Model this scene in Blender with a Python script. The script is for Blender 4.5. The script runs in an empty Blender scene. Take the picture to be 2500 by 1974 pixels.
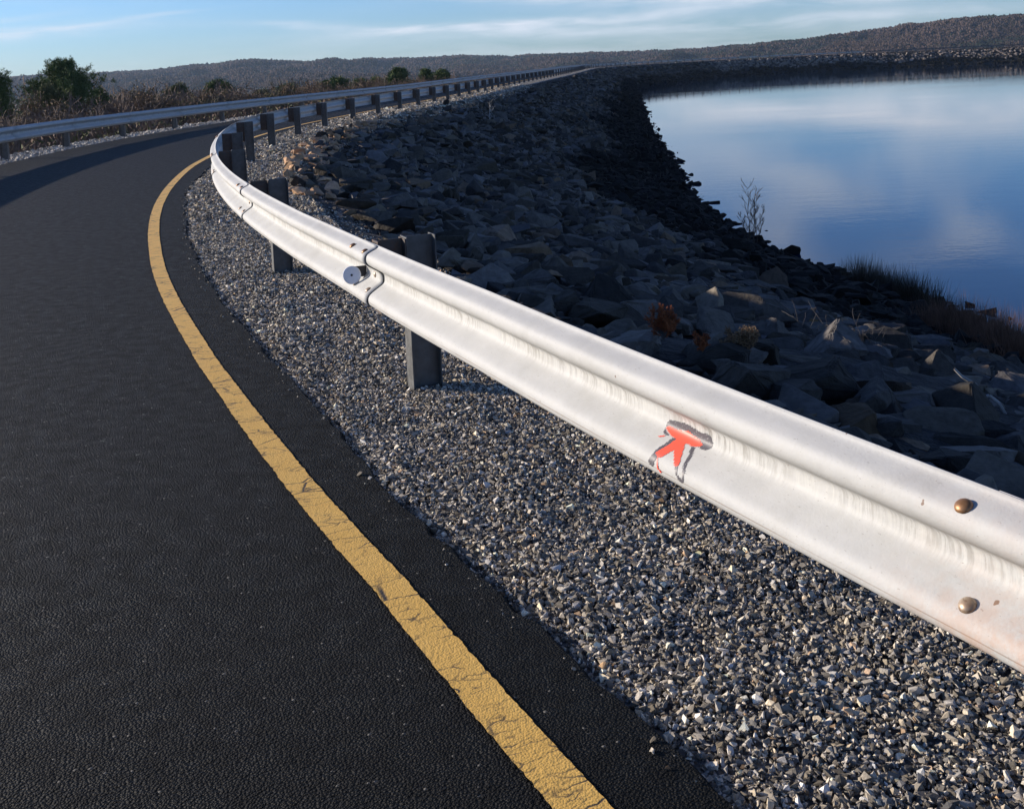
import bpy, math, random
import numpy as np
from mathutils import Matrix, Vector

# ------------------------------------------------------------------ camera, sky, sun, exposure
scene = bpy.context.scene
COL = scene.collection
EYE = 1.54
FPX, PITCH, ROLL = 2730.0, 0.077, 0.045
YP = 156.0 + FPX * math.tan(PITCH) / math.cos(ROLL)
cam = bpy.data.cameras.new('camera')
cam.sensor_width = 36.0
cam.lens = 36.0 * FPX / 2500.0
cam.shift_y = -(987.0 - YP) / 2500.0
cam.clip_start = 0.05
cam.clip_end = 20000.0
cam_ob = bpy.data.objects.new('camera', cam)
COL.objects.link(cam_ob)
scene.camera = cam_ob
cF = Vector((0, math.cos(PITCH), -math.sin(PITCH)))
cU0 = Vector((0, math.sin(PITCH), math.cos(PITCH)))
cX = Vector((1, 0, 0))
cR = cX * math.cos(ROLL) - cU0 * math.sin(ROLL)
cU = cX * math.sin(ROLL) + cU0 * math.cos(ROLL)
cam_ob.matrix_world = Matrix(((cR.x, cU.x, -cF.x, 0), (cR.y, cU.y, -cF.y, 0),
                              (cR.z, cU.z, -cF.z, EYE), (0, 0, 0, 1)))

SUN_EL = math.radians(14.5)
SUN_AZ = math.radians(-74.0)          # clockwise from +Y
SUNV = Vector((math.sin(SUN_AZ) * math.cos(SUN_EL), math.cos(SUN_AZ) * math.cos(SUN_EL), math.sin(SUN_EL)))

scene.view_settings.view_transform = 'Standard'
scene.view_settings.look = 'None'
scene.view_settings.exposure = 0.5
scene.view_settings.gamma = 1.0
scene.cycles.use_denoising = True
scene.cycles.max_bounces = 6
scene.cycles.diffuse_bounces = 3
scene.cycles.glossy_bounces = 3
scene.cycles.transparent_max_bounces = 6
scene.cycles.volume_bounces = 0
scene.cycles.caustics_reflective = False
scene.cycles.caustics_refractive = False


class NT:
    """small helper to write node trees"""
    def __init__(self, nt):
        self.nt = nt

    def n(self, typ, **kw):
        nd = self.nt.nodes.new(typ)
        for k, v in kw.items():
            setattr(nd, k, v)
        return nd

    def put(self, sock, v):
        if v is None:
            return
        if isinstance(v, bpy.types.NodeSocket):
            self.nt.links.new(v, sock)
        else:
            if isinstance(v, (tuple, list)) and len(v) == 3 and sock.type == 'RGBA':
                v = (*v, 1.0)
            sock.default_value = v

    def math(self, op, a, b=None, c=None, clamp=False):
        nd = self.n('ShaderNodeMath', operation=op, use_clamp=clamp)
        self.put(nd.inputs[0], a)
        self.put(nd.inputs[1], b)
        self.put(nd.inputs[2], c)
        return nd.outputs[0]

    def mapr(self, v, a, b, c=0.0, d=1.0, smooth=False):
        nd = self.n('ShaderNodeMapRange', interpolation_type='SMOOTHSTEP' if smooth else 'LINEAR')
        self.put(nd.inputs[0], v)
        for i, x in enumerate((a, b, c, d)):
            self.put(nd.inputs[1 + i], x)
        return nd.outputs[0]

    def mix(self, f, a, b, mode='MIX'):
        nd = self.n('ShaderNodeMix', data_type='RGBA', blend_type=mode)
        self.put(nd.inputs[0], f)
        self.put(nd.inputs[6], a)
        self.put(nd.inputs[7], b)
        return nd.outputs[2]

    def noise(self, vec, scale, detail=3, rough=0.55, dist=0.0, dim='3D'):
        nd = self.n('ShaderNodeTexNoise', noise_dimensions=dim)
        self.put(nd.inputs['Vector'], vec)
        nd.inputs['Scale'].default_value = scale
        nd.inputs['Detail'].default_value = detail
        nd.inputs['Roughness'].default_value = rough
        nd.inputs['Distortion'].default_value = dist
        return nd.outputs[0]

    def voro(self, vec, scale, feature='F1', out='Distance', rand=1.0):
        nd = self.n('ShaderNodeTexVoronoi', feature=feature)
        self.put(nd.inputs['Vector'], vec)
        nd.inputs['Scale'].default_value = scale
        nd.inputs['Randomness'].default_value = rand
        return nd.outputs[out]

    def vmul(self, v, s):
        nd = self.n('ShaderNodeVectorMath', operation='MULTIPLY')
        self.put(nd.inputs[0], v)
        self.put(nd.inputs[1], s)
        return nd.outputs[0]

    def vadd(self, v, s):
        nd = self.n('ShaderNodeVectorMath', operation='ADD')
        self.put(nd.inputs[0], v)
        self.put(nd.inputs[1], s)
        return nd.outputs[0]

    def xyz(self, v):
        nd = self.n('ShaderNodeSeparateXYZ')
        self.put(nd.inputs[0], v)
        return nd.outputs

    def comb(self, x, y, z):
        nd = self.n('ShaderNodeCombineXYZ')
        for i, v in enumerate((x, y, z)):
            self.put(nd.inputs[i], v)
        return nd.outputs[0]

    def ramp(self, v, stops, interp='LINEAR'):
        nd = self.n('ShaderNodeValToRGB')
        nd.color_ramp.interpolation = interp
        els = nd.color_ramp.elements
        while len(els) < len(stops):
            els.new(0.5)
        for e, (p, c) in zip(els, stops):
            e.position = p
            e.color = (*c, 1.0) if len(c) == 3 else c
        self.put(nd.inputs[0], v)
        return nd.outputs[0]

    def bump(self, h, strength, dist, normal=None):
        nd = self.n('ShaderNodeBump')
        self.put(nd.inputs['Height'], h)
        nd.inputs['Strength'].default_value = strength
        nd.inputs['Distance'].default_value = dist
        if normal is not None:
            self.put(nd.inputs['Normal'], normal)
        return nd.outputs[0]


def make_world():
    w = bpy.data.worlds.new('World')
    scene.world = w
    w.use_nodes = True
    T = NT(w.node_tree)
    bg = w.node_tree.nodes['Background']
    sky = T.n('ShaderNodeTexSky', sky_type='NISHITA', sun_disc=False)
    sky.sun_elevation = SUN_EL
    sky.sun_rotation = SUN_AZ % (2 * math.pi)
    sky.altitude = 200.0
    sky.air_density = 1.0
    sky.dust_density = 0.25
    sky.ozone_density = 2.2
    tc = T.n('ShaderNodeTexCoord')
    g = tc.outputs['Generated']
    x, y, z = T.xyz(g)
    az = T.math('ARCTAN2', x, y)
    el = T.math('ARCSINE', z)
    # thin clouds: streaks that live in azimuth / elevation of the sky itself
    p = T.comb(az, T.math('MULTIPLY', el, 6.5), 0.0)
    warp = T.noise(p, 5.0, 3, 0.5)
    p2 = T.comb(T.math('ADD', az, T.math('MULTIPLY', warp, 0.05)),
                T.math('ADD', T.math('MULTIPLY', el, 6.5), T.math('MULTIPLY', warp, 0.16)), 2.0)
    fine = T.noise(p2, 10.0, 5, 0.6)
    broad = T.noise(T.comb(T.math('ADD', az, el), T.math('MULTIPLY', el, 2.6), 7.3), 5.2, 4, 0.5, 0.6)

    def band(a0, e0, sa, se, slope, amp):
        da = T.math('SUBTRACT', az, a0)
        de = T.math('SUBTRACT', T.math('SUBTRACT', el, e0), T.math('MULTIPLY', da, slope))
        de = T.math('ADD', de, T.math('MULTIPLY', T.math('SUBTRACT', warp, 0.5), 0.022))
        q = T.math('ADD', T.math('POWER', T.math('DIVIDE', da, sa), 2.0), T.math('POWER', T.math('DIVIDE', de, se), 2.0))
        gs = T.math('EXPONENT', T.math('MULTIPLY', q, -1.0))
        return T.math('MULTIPLY', gs, amp)
    tot = None
    for b in ((-0.46, 0.042, 0.11, 0.0055, 0.03, 1.3), (-0.44, 0.056, 0.06, 0.002, 0.03, 0.4),
              (-0.33, 0.051, 0.06, 0.0022, 0.10, 0.45), (-0.12, 0.036, 0.10, 0.0035, -0.05, 0.55),
              (0.02, 0.035, 0.16, 0.005, 0.02, 0.85), (0.10, 0.052, 0.15, 0.003, -0.06, 0.6),
              (0.24, 0.050, 0.16, 0.010, -0.03, 1.15), (0.40, 0.062, 0.14, 0.012, 0.02, 1.1),
              (0.20, 0.026, 0.25, 0.006, 0.0, 0.55), (-0.20, 0.006, 1.2, 0.014, 0.0, 0.35)):
        v = band(*b)
        tot = v if tot is None else T.math('ADD', tot, v)
    low = T.math('MULTIPLY', tot, T.mapr(fine, 0.32, 0.66, 0.1, 1.25))
    high = T.math('MULTIPLY', T.mapr(broad, 0.44, 0.70, 0.0, 0.62, True), T.mapr(el, 0.04, 0.10, 0.0, 1.0, True))
    high = T.math('MULTIPLY', high, T.mapr(az, -0.3, 0.1, 0.35, 1.0))
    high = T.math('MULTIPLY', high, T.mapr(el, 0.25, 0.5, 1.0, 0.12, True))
    cl = T.math('ADD', low, high, clamp=True)
    cl = T.math('MULTIPLY', cl, T.mapr(el, -0.01, 0.0, 0.0, 1.0))
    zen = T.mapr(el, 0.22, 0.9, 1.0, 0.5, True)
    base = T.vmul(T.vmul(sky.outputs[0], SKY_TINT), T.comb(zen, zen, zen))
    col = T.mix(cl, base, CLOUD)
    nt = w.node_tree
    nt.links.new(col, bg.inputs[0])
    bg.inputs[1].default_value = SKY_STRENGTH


CLOUD = (7.6, 8.1, 9.0)
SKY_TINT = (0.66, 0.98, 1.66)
SKY_STRENGTH = 0.078
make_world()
sun = bpy.data.lights.new('sun', 'SUN')
sun.energy = 5.0
sun.angle = math.radians(0.53)
sun.color = (1.0, 0.88, 0.74)
sun_ob = bpy.data.objects.new('sun', sun)
COL.objects.link(sun_ob)
sun_ob.location = (-40, 20, 30)
sun_ob.rotation_euler = SUNV.to_track_quat('Z', 'Y').to_euler()

rng = np.random.default_rng(7)
random.seed(7)


# ------------------------------------------------------------------ helpers
def tag(o, label=None, cat=None, group=None, kind=None):
    if label:
        o['label'] = label
    if cat:
        o['category'] = cat
    if group:
        o['group'] = group
    if kind:
        o['kind'] = kind
    return o


def mesh_data(name, V, F, mat=None, smooth=False, uv=None, tint=None):
    V = np.asarray(V, dtype=np.float32).reshape(-1, 3)
    me = bpy.data.meshes.new(name)
    if isinstance(F, np.ndarray):
        k = F.shape[1]
        me.vertices.add(len(V))
        me.vertices.foreach_set('co', V.ravel())
        me.loops.add(F.size)
        me.loops.foreach_set('vertex_index', F.astype(np.int32).ravel())
        me.polygons.add(len(F))
        me.polygons.foreach_set('loop_start', np.arange(0, F.size, k, dtype=np.int32))
        me.polygons.foreach_set('loop_total', np.full(len(F), k, dtype=np.int32))
        me.update(calc_edges=True)
    else:
        me.from_pydata([tuple(v) for v in V], [], F)
        me.update()
    if uv is not None:
        lay = me.uv_layers.new(name='UVMap')
        idx = np.empty(len(me.loops), dtype=np.int32)
        me.loops.foreach_get('vertex_index', idx)
        lay.data.foreach_set('uv', np.asarray(uv, dtype=np.float32)[idx].ravel())
    if tint is not None:
        a = me.attributes.new('tint', 'FLOAT_COLOR', 'POINT')
        t = np.asarray(tint, dtype=np.float32)
        if t.shape[1] == 3:
            t = np.hstack([t, np.ones((len(t), 1), np.float32)])
        a.data.foreach_set('color', t.ravel())
    me.polygons.foreach_set('use_smooth', np.full(len(me.polygons), bool(smooth)))
    if mat:
        me.materials.append(mat)
    return me


def obj(name, me, parent=None, loc=None):
    o = bpy.data.objects.new(name, me)
    COL.objects.link(o)
    if parent:
        o.parent = parent
    if loc is not None:
        o.location = loc
    return o


def empty(name, loc, rz=0.0):
    o = bpy.data.objects.new(name, None)
    o.empty_display_size = 0.2
    COL.objects.link(o)
    o.location = loc
    o.rotation_euler = (0, 0, rz)
    return o


def grid_faces(nu, nv, flip=False):
    i = np.arange(nu - 1)[:, None] * nv + np.arange(nv - 1)[None, :]
    i = i.ravel()
    f = np.stack([i, i + nv, i + nv + 1, i + 1], 1)
    return f[:, ::-1].copy() if flip else f


def box(c0, c1):
    x0, y0, z0 = c0
    x1, y1, z1 = c1
    V = [(x0, y0, z0), (x1, y0, z0), (x1, y1, z0), (x0, y1, z0), (x0, y0, z1), (x1, y0, z1), (x1, y1, z1), (x0, y1, z1)]
    F = [(0, 3, 2, 1), (4, 5, 6, 7), (0, 1, 5, 4), (1, 2, 6, 5), (2, 3, 7, 6), (3, 0, 4, 7)]
    return V, F


def join(parts):
    V, F = [], []
    for v, f in parts:
        k = len(V)
        V += list(v)
        F += [tuple(i + k for i in q) for q in f]
    return V, F


def tubes(P0, P1, R0, R1, n=3):
    """many tapered prisms as one vertex and face array"""
    P0, P1 = np.asarray(P0, float), np.asarray(P1, float)
    R0, R1 = np.asarray(R0, float), np.asarray(R1, float)
    m = len(P0)
    d = P1 - P0
    d /= np.linalg.norm(d, axis=1, keepdims=True) + 1e-9
    a = np.where(np.abs(d[:, 2:3]) < 0.8, np.array([[0, 0, 1.0]]), np.array([[1.0, 0, 0]]))
    e1 = np.cross(d, a)
    e1 /= np.linalg.norm(e1, axis=1, keepdims=True) + 1e-9
    e2 = np.cross(d, e1)
    V = np.zeros((m, 2 * n, 3))
    for k in range(n):
        t = 2 * math.pi * k / n
        off = e1 * math.cos(t) + e2 * math.sin(t)
        V[:, k] = P0 + off * R0[:, None]
        V[:, n + k] = P1 + off * R1[:, None]
    F = []
    for k in range(n):
        k2 = (k + 1) % n
        F.append(np.stack([np.arange(m) * 2 * n + k, np.arange(m) * 2 * n + k2,
                           np.arange(m) * 2 * n + n + k2, np.arange(m) * 2 * n + n + k], 1))
    return V.reshape(-1, 3), np.concatenate(F)


def new_mat(name):
    m = bpy.data.materials.new(name)
    m.use_nodes = True
    T = NT(m.node_tree)
    return m, T, m.node_tree.nodes['Principled BSDF']


def setp(T, b, **kw):
    for k, v in kw.items():
        T.put(b.inputs[k.replace('_', ' ')], v)


def project(P):
    """world points -> photo pixels and depth"""
    P = np.asarray(P, float).reshape(-1, 3) - np.array([0, 0, EYE])
    r, u, f = P @ np.array(cR), P @ np.array(cU), P @ np.array(cF)
    f = np.where(np.abs(f) < 1e-6, 1e-6, f)
    return 1250 + FPX * r / f, YP - FPX * u / f, f


def ray(px, py):
    d = cR * ((px - 1250) / FPX) + cU * (-(py - YP) / FPX) + cF
    return np.array(d.normalized())


# ------------------------------------------------------------------ the crest line of the dam
CTRL = [(20, -28), (9.5, -12.5), (4.9, -4.75), (2.90, -1.37), (1.075, 1.98), (-0.03, 4.27), (-0.45, 5.36), (-1.87, 8.75), (-3.05, 12.4),
        (-3.98, 16.2), (-4.75, 20.2), (-5.2, 24.2), (-5.37, 28.2), (-5.29, 31.9), (-5.02, 35.8), (-4.62, 39.4),
        (-4.17, 42.8), (-3.74, 46.0), (-3.3, 49.2), (-2.93, 52.2), (-2.2, 58.3), (-1.56, 64.0), (-0.96, 70.2),
        (-0.3, 77.3), (0.75, 87), (2.4, 101), (5.0, 122), (8.0, 148), (11.5, 180), (14.2, 205), (19.0, 232), (31.5, 262),
        (48, 284), (70, 300), (100, 309), (142, 306), (185, 292), (230, 262), (270, 212), (295, 150), (300, 80),
        (275, 5), (225, -55), (150, -90), (90, -84), (48, -58)]


def catmull(P, closed, step):
    P = [np.array(p, float) for p in P]
    n = len(P)
    out = []
    for i in range(n if closed else n - 1):
        p0, p1, p2, p3 = P[(i - 1) % n], P[i], P[(i + 1) % n], P[(i + 2) % n]
        d = np.linalg.norm(p2 - p1)
        m = max(2, int(d / step))
        # centripetal style tangents
        t1 = (p2 - p0) / max(1e-6, np.linalg.norm(p1 - p0) + d) * d
        t2 = (p3 - p1) / max(1e-6, np.linalg.norm(p3 - p2) + d) * d
        for k in range(m):
            t = k / m
            out.append((2 * t ** 3 - 3 * t ** 2 + 1) * p1 + (t ** 3 - 2 * t ** 2 + t) * t1 +
                       (-2 * t ** 3 + 3 * t ** 2) * p2 + (t ** 3 - t ** 2) * t2)
    return np.array(out)


raw = catmull(CTRL, True, 0.05)
seg = np.linalg.norm(np.roll(raw, -1, 0) - raw, axis=1)
cum = np.concatenate([[0], np.cumsum(seg)])
LOOP = cum[-1]
DS = 0.25
SS = np.arange(0, LOOP, DS)
rx = np.concatenate([raw[:, 0], raw[:1, 0]])
ry = np.concatenate([raw[:, 1], raw[:1, 1]])
CX, CY = np.interp(SS, cum, rx), np.interp(SS, cum, ry)


def circ_smooth(a, sig):
    k = int(4 * sig)
    w = np.exp(-0.5 * (np.arange(-k, k + 1) / sig) ** 2)
    w /= w.sum()
    return np.convolve(np.concatenate([a[-k:], a, a[:k]]), w, 'valid')


CX, CY = circ_smooth(CX, 5), circ_smooth(CY, 5)
TX, TY = np.roll(CX, -1) - np.roll(CX, 1), np.roll(CY, -1) - np.roll(CY, 1)
TX, TY = circ_smooth(TX, 4), circ_smooth(TY, 4)
tl = np.hypot(TX, TY)
TX, TY = TX / tl, TY / tl
iA = int(np.argmin((CX + 0.45) ** 2 + (CY - 5.36) ** 2))
SS = SS - SS[iA]                       # s = 0 at the post nearest the camera in view
_x = np.concatenate([SS - LOOP, SS, SS + LOOP])


def P2(s, off=0.0):
    """point at arc length s along the crest, off metres towards the water"""
    s = np.asarray(s, float)
    x = np.interp(s, _x, np.tile(CX, 3))
    y = np.interp(s, _x, np.tile(CY, 3))
    tx = np.interp(s, _x, np.tile(TX, 3))
    ty = np.interp(s, _x, np.tile(TY, 3))
    l = np.hypot(tx, ty)
    return np.stack([x + ty / l * off, y - tx / l * off], -1)


def tang(s):
    a, b = P2(s - 0.05), P2(s + 0.05)
    d = b - a
    return d / np.linalg.norm(d, axis=-1, keepdims=True)


def tab(s, xs, ys):
    return np.interp(s, xs, ys)


def off_line(s):
    return tab(s, [-6, -3.2, -2, -1, 0, 1, 5.5, 7, 9, 11, 15, 17, 20, 24, 28, 32, 60], [-0.80, -0.80, -0.81, -0.855, -0.885, -0.908, -0.915, -0.935, -0.965, -0.985, -0.985, -0.955, -1.0, -1.08, -1.12, -1.08, -1.05])


def off_road(s):
    return tab(s, [-6, -3.2, -2.2, 0, 4, 7, 10, 12, 15, 20, 24, 28, 60], [-0.52, -0.535, -0.56, -0.575, -0.60, -0.61, -0.68, -0.69, -0.64, -0.64, -0.68, -0.72, -0.74])


def off_left(s):
    return tab(s, [-10, 15, 19, 23, 27, 32, 36, 45, 52, 60, 75], [-5.65, -5.62, -5.62, -5.65, -5.6, -5.45, -5.4, -5.05, -4.7, -4.35, -4.3])


def off_rock(s):
    return tab(s, [-10, 3, 8, 12, 16, 24, 32, 60, 200], [0.85, 0.85, 0.88, 0.85, 0.95, 1.0, 1.4, 1.6, 1.8])


def off_shore(s):
    return tab(s, [-20, 13, 18, 22, 26.5, 32, 41, 56, 101, 130, 185], [14.2, 14.2, 14.1, 13.4, 12.6, 12.0, 10.9, 10.5, 9.7, 9.0, 8.8])


WATER_Z = -4.1
GRAVEL_Z = -0.03


def embank(s, off):
    """height of the embankment at crest arc length s and offset"""
    s, off = np.broadcast_arrays(np.asarray(s, float), np.asarray(off, float))
    r, h, l = off_rock(s), off_shore(s), off_left(s)
    t = (off - r) / (h - r)
    z = np.where(off > r, GRAVEL_Z - 0.02 + t * (WATER_Z - GRAVEL_Z), GRAVEL_Z)
    z = np.where((off > r), z + 0.12 * np.sin(t * math.pi * 2) * np.clip(t, 0, 1), z)
    z = np.where((off > r) & (t < 1), z + 0.16 * np.sin(np.clip(t * 1.6, 0, 1) * math.pi) * np.clip((10 - s) / 6, 0, 1), z)
    ll = (l - 0.55) - off
    zo = np.interp(ll, [0, 1.2, 8, 22, 40, 200], [0, -0.35, -3.6, -9.5, -13.0, -14.0])
    return np.where(ll > 0, GRAVEL_Z + zo, z)


def surf(s, off, dz=0.0):
    p = P2(s, off)
    return np.concatenate([p, (embank(s, off) + dz)[..., None]], -1)


def nearest_so(x, y):
    d = (CX - x) ** 2 + (CY - y) ** 2
    i = int(np.argmin(d))
    off = (x - CX[i]) * TY[i] - (y - CY[i]) * TX[i]
    return SS[i], off


def hit(px, py):
    """point of the embankment seen at a photo pixel"""
    d = ray(px, py)
    t = 1.5
    while t < 400:
        p = np.array([0, 0, EYE]) + d * t
        s, o = nearest_so(p[0], p[1])
        if p[2] < float(embank(s, o)):
            return p, s, o
        t += 0.02 + t * 0.002
    return p, s, o


def at(px, py, Y):
    d = ray(px, py)
    return np.array([0, 0, EYE]) + d * (Y / d[1])


# ------------------------------------------------------------------ materials
def mat_asphalt():
    m, T, b = new_mat('asphalt')
    pos = T.n('ShaderNodeNewGeometry').outputs['Position']
    v = T.voro(pos, 150.0)
    v2 = T.voro(pos, 330.0)
    n1 = T.noise(pos, 50.0, 3, 0.6)
    n2 = T.noise(pos, 1.3, 3, 0.55)
    n3 = T.noise(pos, 12.0, 4, 0.6)
    cell = T.xyz(T.voro(pos, 150.0, out='Color'))
    cell2 = T.xyz(T.voro(pos, 330.0, out='Color'))
    h = T.math('ADD', T.math('MULTIPLY', v, -1.1), T.math('MULTIPLY', cell[1], 0.75))
    h = T.math('ADD', h, T.math('MULTIPLY', cell2[1], 0.28))
    h = T.math('ADD', h, T.math('MULTIPLY', n1, 0.35))
    col = T.mix(T.mapr(n2, 0.3, 0.7), (0.0016, 0.0016, 0.0016), (0.0036, 0.0035, 0.0036))
    col = T.mix(T.mapr(n3, 0.35, 0.75, 0, 0.6), col, (0.0060, 0.0058, 0.0060))
    cc = T.voro(pos, 150.0, out='Color')
    uv = T.n('ShaderNodeTexCoord').outputs['UV']
    vo = T.xyz(uv)[1]
    kk = T.math('ADD', T.mapr(cell[2], 0, 1, 0.25, 2.3), T.math('MULTIPLY', T.math('GREATER_THAN', cell[2], 0.93), 1.6))
    col = T.vmul(col, T.comb(kk, kk, kk))
    edge = T.mapr(T.math('ADD', vo, T.math('MULTIPLY', n3, 0.06)), -0.02, 0.06)
    col = T.mix(edge, col, (0.0018, 0.0018, 0.0018))
    lane = T.math('MULTIPLY', T.mapr(T.math('ABSOLUTE', T.math('ADD', vo, 2.4)), 0.35, 1.5, 1.0, 0.0, True), T.mapr(n2, 0.3, 0.7, 0.3, 1.0))
    col = T.mix(T.math('MULTIPLY', lane, 0.6), col, (0.0075, 0.0069, 0.0077))
    chip = T.math('GREATER_THAN', T.xyz(cc)[0], 0.997)
    col = T.mix(T.math('MULTIPLY', chip, 0.75), col, (0.22, 0.21, 0.19))
    setp(T, b, Base_Color=col, Roughness=T.mapr(n3, 0.3, 0.7, 0.55, 0.75), Normal=T.bump(h, 1.0, 0.0095))
    b.inputs['Specular IOR Level'].default_value = 0.11
    return m


def mat_yellow():
    m, T, b = new_mat('yellow_road_paint')
    uv = T.n('ShaderNodeTexCoord').outputs['UV']
    pos = T.n('ShaderNodeNewGeometry').outputs['Position']
    wob = T.noise(pos, 14.0, 3, 0.6)
    u = T.vadd(uv, T.comb(T.math('MULTIPLY', wob, 0.055), 0.0, 0.0))
    c1 = T.voro(T.vmul(u, (8.0, 2.2, 1.0)), 1.0, 'DISTANCE_TO_EDGE')
    c2 = T.voro(T.vmul(u, (28.0, 11.0, 1.0)), 1.0, 'DISTANCE_TO_EDGE')
    big = T.noise(uv, 2.3, 2)
    crack = T.math('MULTIPLY', T.mapr(c1, 0.005, 0.018, 1.0, 0.0), T.mapr(big, 0.42, 0.56))
    crack2 = T.math('MULTIPLY', T.mapr(c2, 0.02, 0.07, 1.0, 0.0), T.mapr(T.noise(pos, 9.0, 3), 0.50, 0.62))
    v = T.voro(pos, 155.0)
    n1 = T.noise(pos, 60.0, 3, 0.6)
    gone = T.mapr(T.math('ADD', n1, T.math('MULTIPLY', T.noise(pos, 7.0, 2), 0.5)), 0.96, 1.02)
    mask = T.math('MAXIMUM', T.math('MAXIMUM', crack, T.math('MULTIPLY', crack2, 0.8)), gone, clamp=True)
    base = T.mix(T.noise(pos, 6.0, 4, 0.6), (0.72, 0.42, 0.085), (0.84, 0.52, 0.13))
    col = T.mix(mask, base, (0.06, 0.045, 0.03))
    h = T.math('ADD', T.math('MULTIPLY', v, -0.5), T.math('MULTIPLY', n1, 1.0))
    h = T.math('SUBTRACT', h, T.math('MULTIPLY', mask, 0.3))
    setp(T, b, Base_Color=col, Roughness=0.62, Normal=T.bump(h, 0.5, 0.004))
    return m


def mat_gravel_bed():
    m, T, b = new_mat('gravel_bed')
    pos = T.n('ShaderNodeNewGeometry').outputs['Position']
    v = T.voro(pos, 42.0)
    cc = T.xyz(T.voro(pos, 42.0, out='Color'))[0]
    col = T.ramp(cc, [(0.0, (0.03, 0.03, 0.03)), (0.55, (0.13, 0.125, 0.12)), (0.85, (0.30, 0.285, 0.26)), (1.0, (0.55, 0.53, 0.48))])
    n = T.noise(pos, 90.0, 2)
    h = T.math('ADD', T.math('MULTIPLY', v, -1.2), T.math('MULTIPLY', n, 0.25))
    setp(T, b, Base_Color=col, Roughness=0.85, Normal=T.bump(h, 1.0, 0.03))
    return m


def mat_tinted(name, grain=60.0, var=0.35, rough=0.85, bump=0.5, bd=0.01):
    """stone whose own colour is carried by each stone"""
    m, T, b = new_mat(name)
    a = T.n('ShaderNodeAttribute', attribute_name='tint').outputs['Color']
    tc = T.n('ShaderNodeNewGeometry').outputs['Position']
    n = T.noise(tc, grain, 4, 0.65)
    nl = T.noise(tc, grain * 0.12, 3, 0.6)
    k = T.math('ADD', T.mapr(n, 0.3, 0.7, 1.0 - var, 1.0 + var), T.mapr(nl, 0.3, 0.7, -var * 0.6, var * 0.6))
    col = T.vmul(a, T.comb(k, k, k))
    setp(T, b, Base_Color=col, Roughness=rough, Normal=T.bump(T.math('ADD', n, nl), bump, bd))
    b.inputs['Specular IOR Level'].default_value = 0.25
    return m


def mat_embank():
    m, T, b = new_mat('embankment_soil')
    pos = T.n('ShaderNodeNewGeometry').outputs['Position']
    n = T.noise(pos, 3.0, 5, 0.65)
    col = T.mix(n, (0.012, 0.012, 0.013), (0.035, 0.032, 0.030))
    setp(T, b, Base_Color=col, Roughness=0.95, Normal=T.bump(n, 1.0, 0.15))
    return m


def mat_field():
    m, T, b = new_mat('valley_ground')
    pos = T.n('ShaderNodeNewGeometry').outputs['Position']
    n = T.noise(pos, 0.35, 5, 0.65)
    n2 = T.noise(pos, 3.5, 4, 0.65)
    col = T.mix(n, (0.040, 0.031, 0.024), (0.075, 0.058, 0.042))
    col = T.mix(T.mapr(n2, 0.45, 0.7, 0.0, 0.6), col, (0.03, 0.03, 0.018))
    setp(T, b, Base_Color=col, Roughness=0.95, Normal=T.bump(n2, 1.0, 0.3))
    return m


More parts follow.
